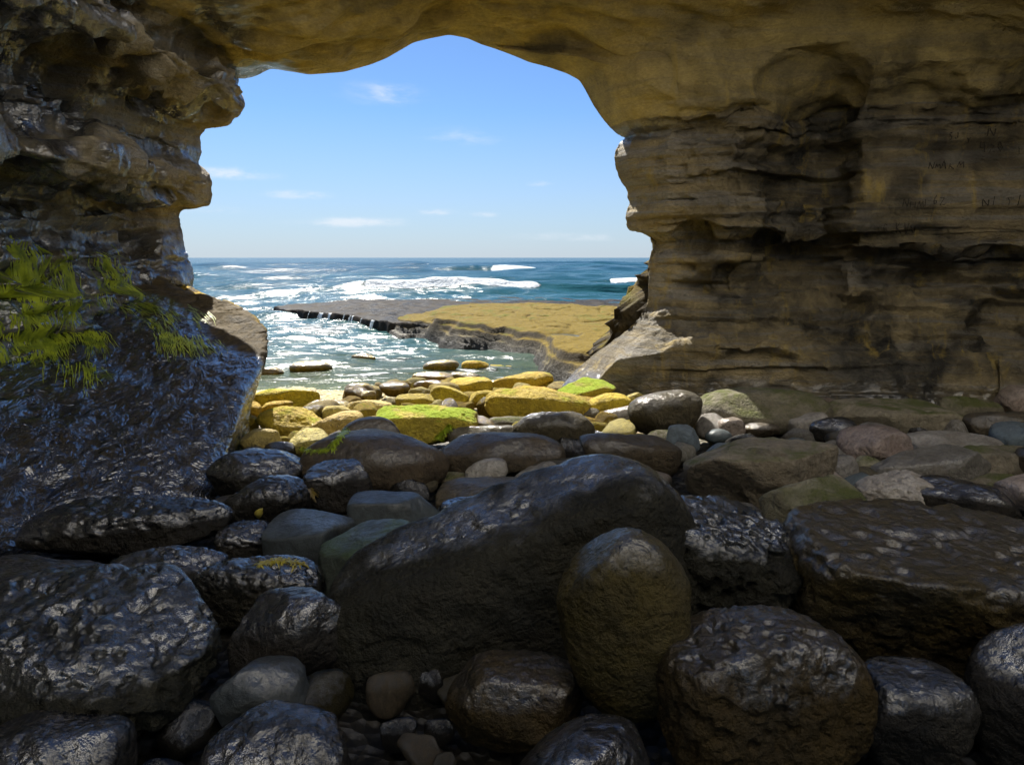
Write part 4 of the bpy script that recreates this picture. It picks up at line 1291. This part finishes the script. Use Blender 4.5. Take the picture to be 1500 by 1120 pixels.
def flat_mat(name, c, rough=.5):
    m, g, p, out = material(name)
    tcx = g.node('ShaderNodeTexCoord').outputs['Object']
    g.put(p, 'Base Color', g.mix(g.rng(g.noise(tcx, 30, 4, .6), .3, .7), c, tuple(x * .55 for x in c)))
    p.inputs['Roughness'].default_value = rough
    return m


# ribbed shell
loc, nrm, ob_ = hit(380, 750)
V, Qd = [], []
NA, NRr = 37, 7
for i in range(NA):
    an = math.radians(-75 + 150 * i / (NA - 1))
    for j in range(NRr):
        rr_ = .004 + .040 * j / (NRr - 1)
        dome = .014 * math.sin(math.pi * min(j / (NRr - 1) * .85 + .1, 1)) * math.cos(an) + (.0016 * math.cos(i * math.pi / 1.5) * j / NRr)
        V.append((rr_ * math.sin(an), rr_ * math.cos(an) - .02, dome + .004))
me = mesh_from('shell', np.array(V), quads_grid(NA, NRr), (flat_mat('shell_yellow', (.50, .42, .08), .35),))
o = obj('seashell', me, label='small ribbed yellow shell clinging to a dark wet boulder', cat='shell', loc=loc)
o.rotation_euler = nrm.to_track_quat('Z', 'Y').to_euler()
o.rotation_euler.rotate_axis('Z', math.radians(70))
sol = o.modifiers.new('thickness', 'SOLIDIFY')
sol.thickness = .003


def weed(label, pts, n, length, wid, mat, seed, upw=.5):
    """a clump of flat weed blades rooted where the pixels hit the rocks"""
    rr = random.Random(seed)
    V, Qd = [], []
    for k in range(n):
        t = rr.random() * (len(pts) - 1)
        i = int(t)
        px = pts[i][0] + (pts[i + 1][0] - pts[i][0]) * (t - i) + rr.gauss(0, 1.5)
        py = pts[i][1] + (pts[i + 1][1] - pts[i][1]) * (t - i) + rr.gauss(0, 1.5)
        loc, nrm, ob_ = hit(px, py)
        if loc is None:
            continue
        an = rr.uniform(0, 6.28)
        dr = Vector((math.cos(an), math.sin(an), upw * rr.uniform(.2, 1))).normalized()
        sd_ = dr.cross(Vector((0, 0, 1))).normalized() * wid * rr.uniform(.6, 1.2)
        L = length * rr.uniform(.5, 1.2)
        base = len(V)
        for q in range(5):
            f = q / 4
            c = loc + nrm * .004 + dr * L * f + Vector((0, 0, -.75 * L * f * f))
            w_ = sd_ * (1 - .75 * f)
            V += [tuple(c - w_), tuple(c + w_)]
            if q:
                Qd.append((base + 2 * q - 2, base + 2 * q - 1, base + 2 * q + 1, base + 2 * q))
    obj('seaweed', mesh_from('seaweed', np.array(V), np.array(Qd), (mat,)), label=label, cat='seaweed')


KY = flat_mat('kelp_yellow', (.42, .34, .02), .4)
KG = flat_mat('kelp_green', (.34, .44, .015), .4)
weed('yellow seaweed fringe lying on the dark rippled boulder', [(380, 826), (410, 820), (446, 827)], 260, .05, .004, KY, 1, .6)
weed('bright yellow green ribbon of seaweed beside the dome-shaped boulder', [(486, 656), (494, 646), (503, 634), (510, 629)], 300, .045, .006, KG, 2, .5)
weed('green seaweed tuft at the corner of the green topped slab', [(640, 642), (650, 632), (660, 622)], 240, .05, .005, KG, 3, .6)
weed('thread of yellow seaweed under the speckled stone', [(440, 657), (462, 660), (484, 658)], 200, .03, .004, KG, 4, .3)
weed('scrap of brown kelp caught by the blocky wet boulder', [(452, 716), (460, 724)], 60, .05, .005, flat_mat('kelp_brown', (.22, .15, .02), .4), 5, .4)

# ------------------------------------------------------------------ writing carved in the right wall
FONT = {'N': [[(0, 0), (.05, 1), (.75, 0), (.85, 1)]], 'H': [[(0, 0), (0, 1)], [(.7, 0), (.75, 1)], [(0, .5), (.72, .5)]],
        'M': [[(0, 0), (.15, 1), (.45, .3), (.75, 1), (.9, 0)]], 'L': [[(0, 1), (0, 0), (.6, .05)]], 'Z': [[(0, 1), (.7, 1), (0, 0), (.8, .05)]],
        'C': [[(.6, .85), (.3, 1), (0, .6), (.05, .2), (.35, 0), (.6, .15)]], 'K': [[(0, 0), (.05, 1)], [(.6, 1), (.05, .5), (.65, 0)]],
        'V': [[(0, 1), (.35, 0), (.7, 1)]], 'Y': [[(0, 1), (.35, .5), (.7, 1)], [(.35, .5), (.3, 0)]], 'I': [[(.2, 0), (.25, 1)]],
        'A': [[(0, 0), (.35, 1), (.7, 0)], [(.15, .4), (.55, .4)]], 'S': [[(.6, .9), (.3, 1), (.1, .75), (.5, .4), (.4, .05), (0, .1)]],
        'J': [[(.5, 1), (.5, .2), (.2, 0), (0, .25)]], '4': [[(.15, 1), (0, .45), (.65, .45)], [(.6, 1), (.5, 0)]],
        '2': [[(0, .8), (.3, 1), (.6, .75), (0, 0), (.7, .05)]], '0': [[(.3, 1), (0, .5), (.3, 0), (.65, .5), (.3, 1)]],
        '6': [[(.5, 1), (.1, .5), (.15, .05), (.5, .1), (.5, .4), (.1, .4)]]}
MAT_CARVE = flat_mat('carved_groove', (.030, .022, .012), .9)
rw = shell['cave_wall_right']
rr = random.Random(5)
for text, x, y, w, h in (('N', 1446, 199, 14, 13), ('420', 1436, 223, 12, 13), ('NHML', 1322, 304, 10, 11), ('6Z', 1367, 300, 9, 11), ('C', 1295, 342, 9, 11), ('KVV', 1313, 342, 10, 12),
                         ('NI', 1439, 302, 12, 12), ('YI', 1474, 300, 13, 13), ('AKM', 1378, 247, 11, 10), ('NM', 1360, 247, 9, 8), ('SJ', 1390, 204, 8, 10), ('L', 1493, 224, 11, 13), ('Y', 1416, 208, 7, 8)):
    for k, ch in enumerate(text):
        V, Qd = [], []
        tilt = rr.uniform(-.15, .28)
        grow = rr.uniform(.75, 1.3)
        dy = rr.uniform(-1.5, 1.5)
        wl = rr.uniform(.6, 1.25)
        for st in FONT[ch]:
            pts = []
            for (ax, ay), (bx, by) in zip(st[:-1], st[1:]):
                for q in range(5):
                    f = q / 5
                    pts.append((ax + (bx - ax) * f, ay + (by - ay) * f))
            pts.append(st[-1])
            prev = None
            for fx_, fy_ in pts:
                px = x + k * w * 1.08 + (fx_ + tilt * fy_) * w * .95 + rr.gauss(0, .2)
                py = y + dy - fy_ * h * grow + rr.gauss(0, .3)
                loc, nrm, ob_ = hit(px, py)
                if ob_ is None or ob_.name != rw.name:
                    prev = None
                    continue
                c = np.array(loc + nrm * .004)
                t = np.array((.0055, 0, .0035)) * wl
                V += [c - t, c + t]
                if prev is not None:
                    Qd.append((prev, prev + 1, prev + 3, prev + 2))
                prev = len(V) - 2
        if Qd:
            obj('carved_letter', mesh_from('carved_letter', np.array(V), np.array(Qd), (MAT_CARVE,)), parent=rw)
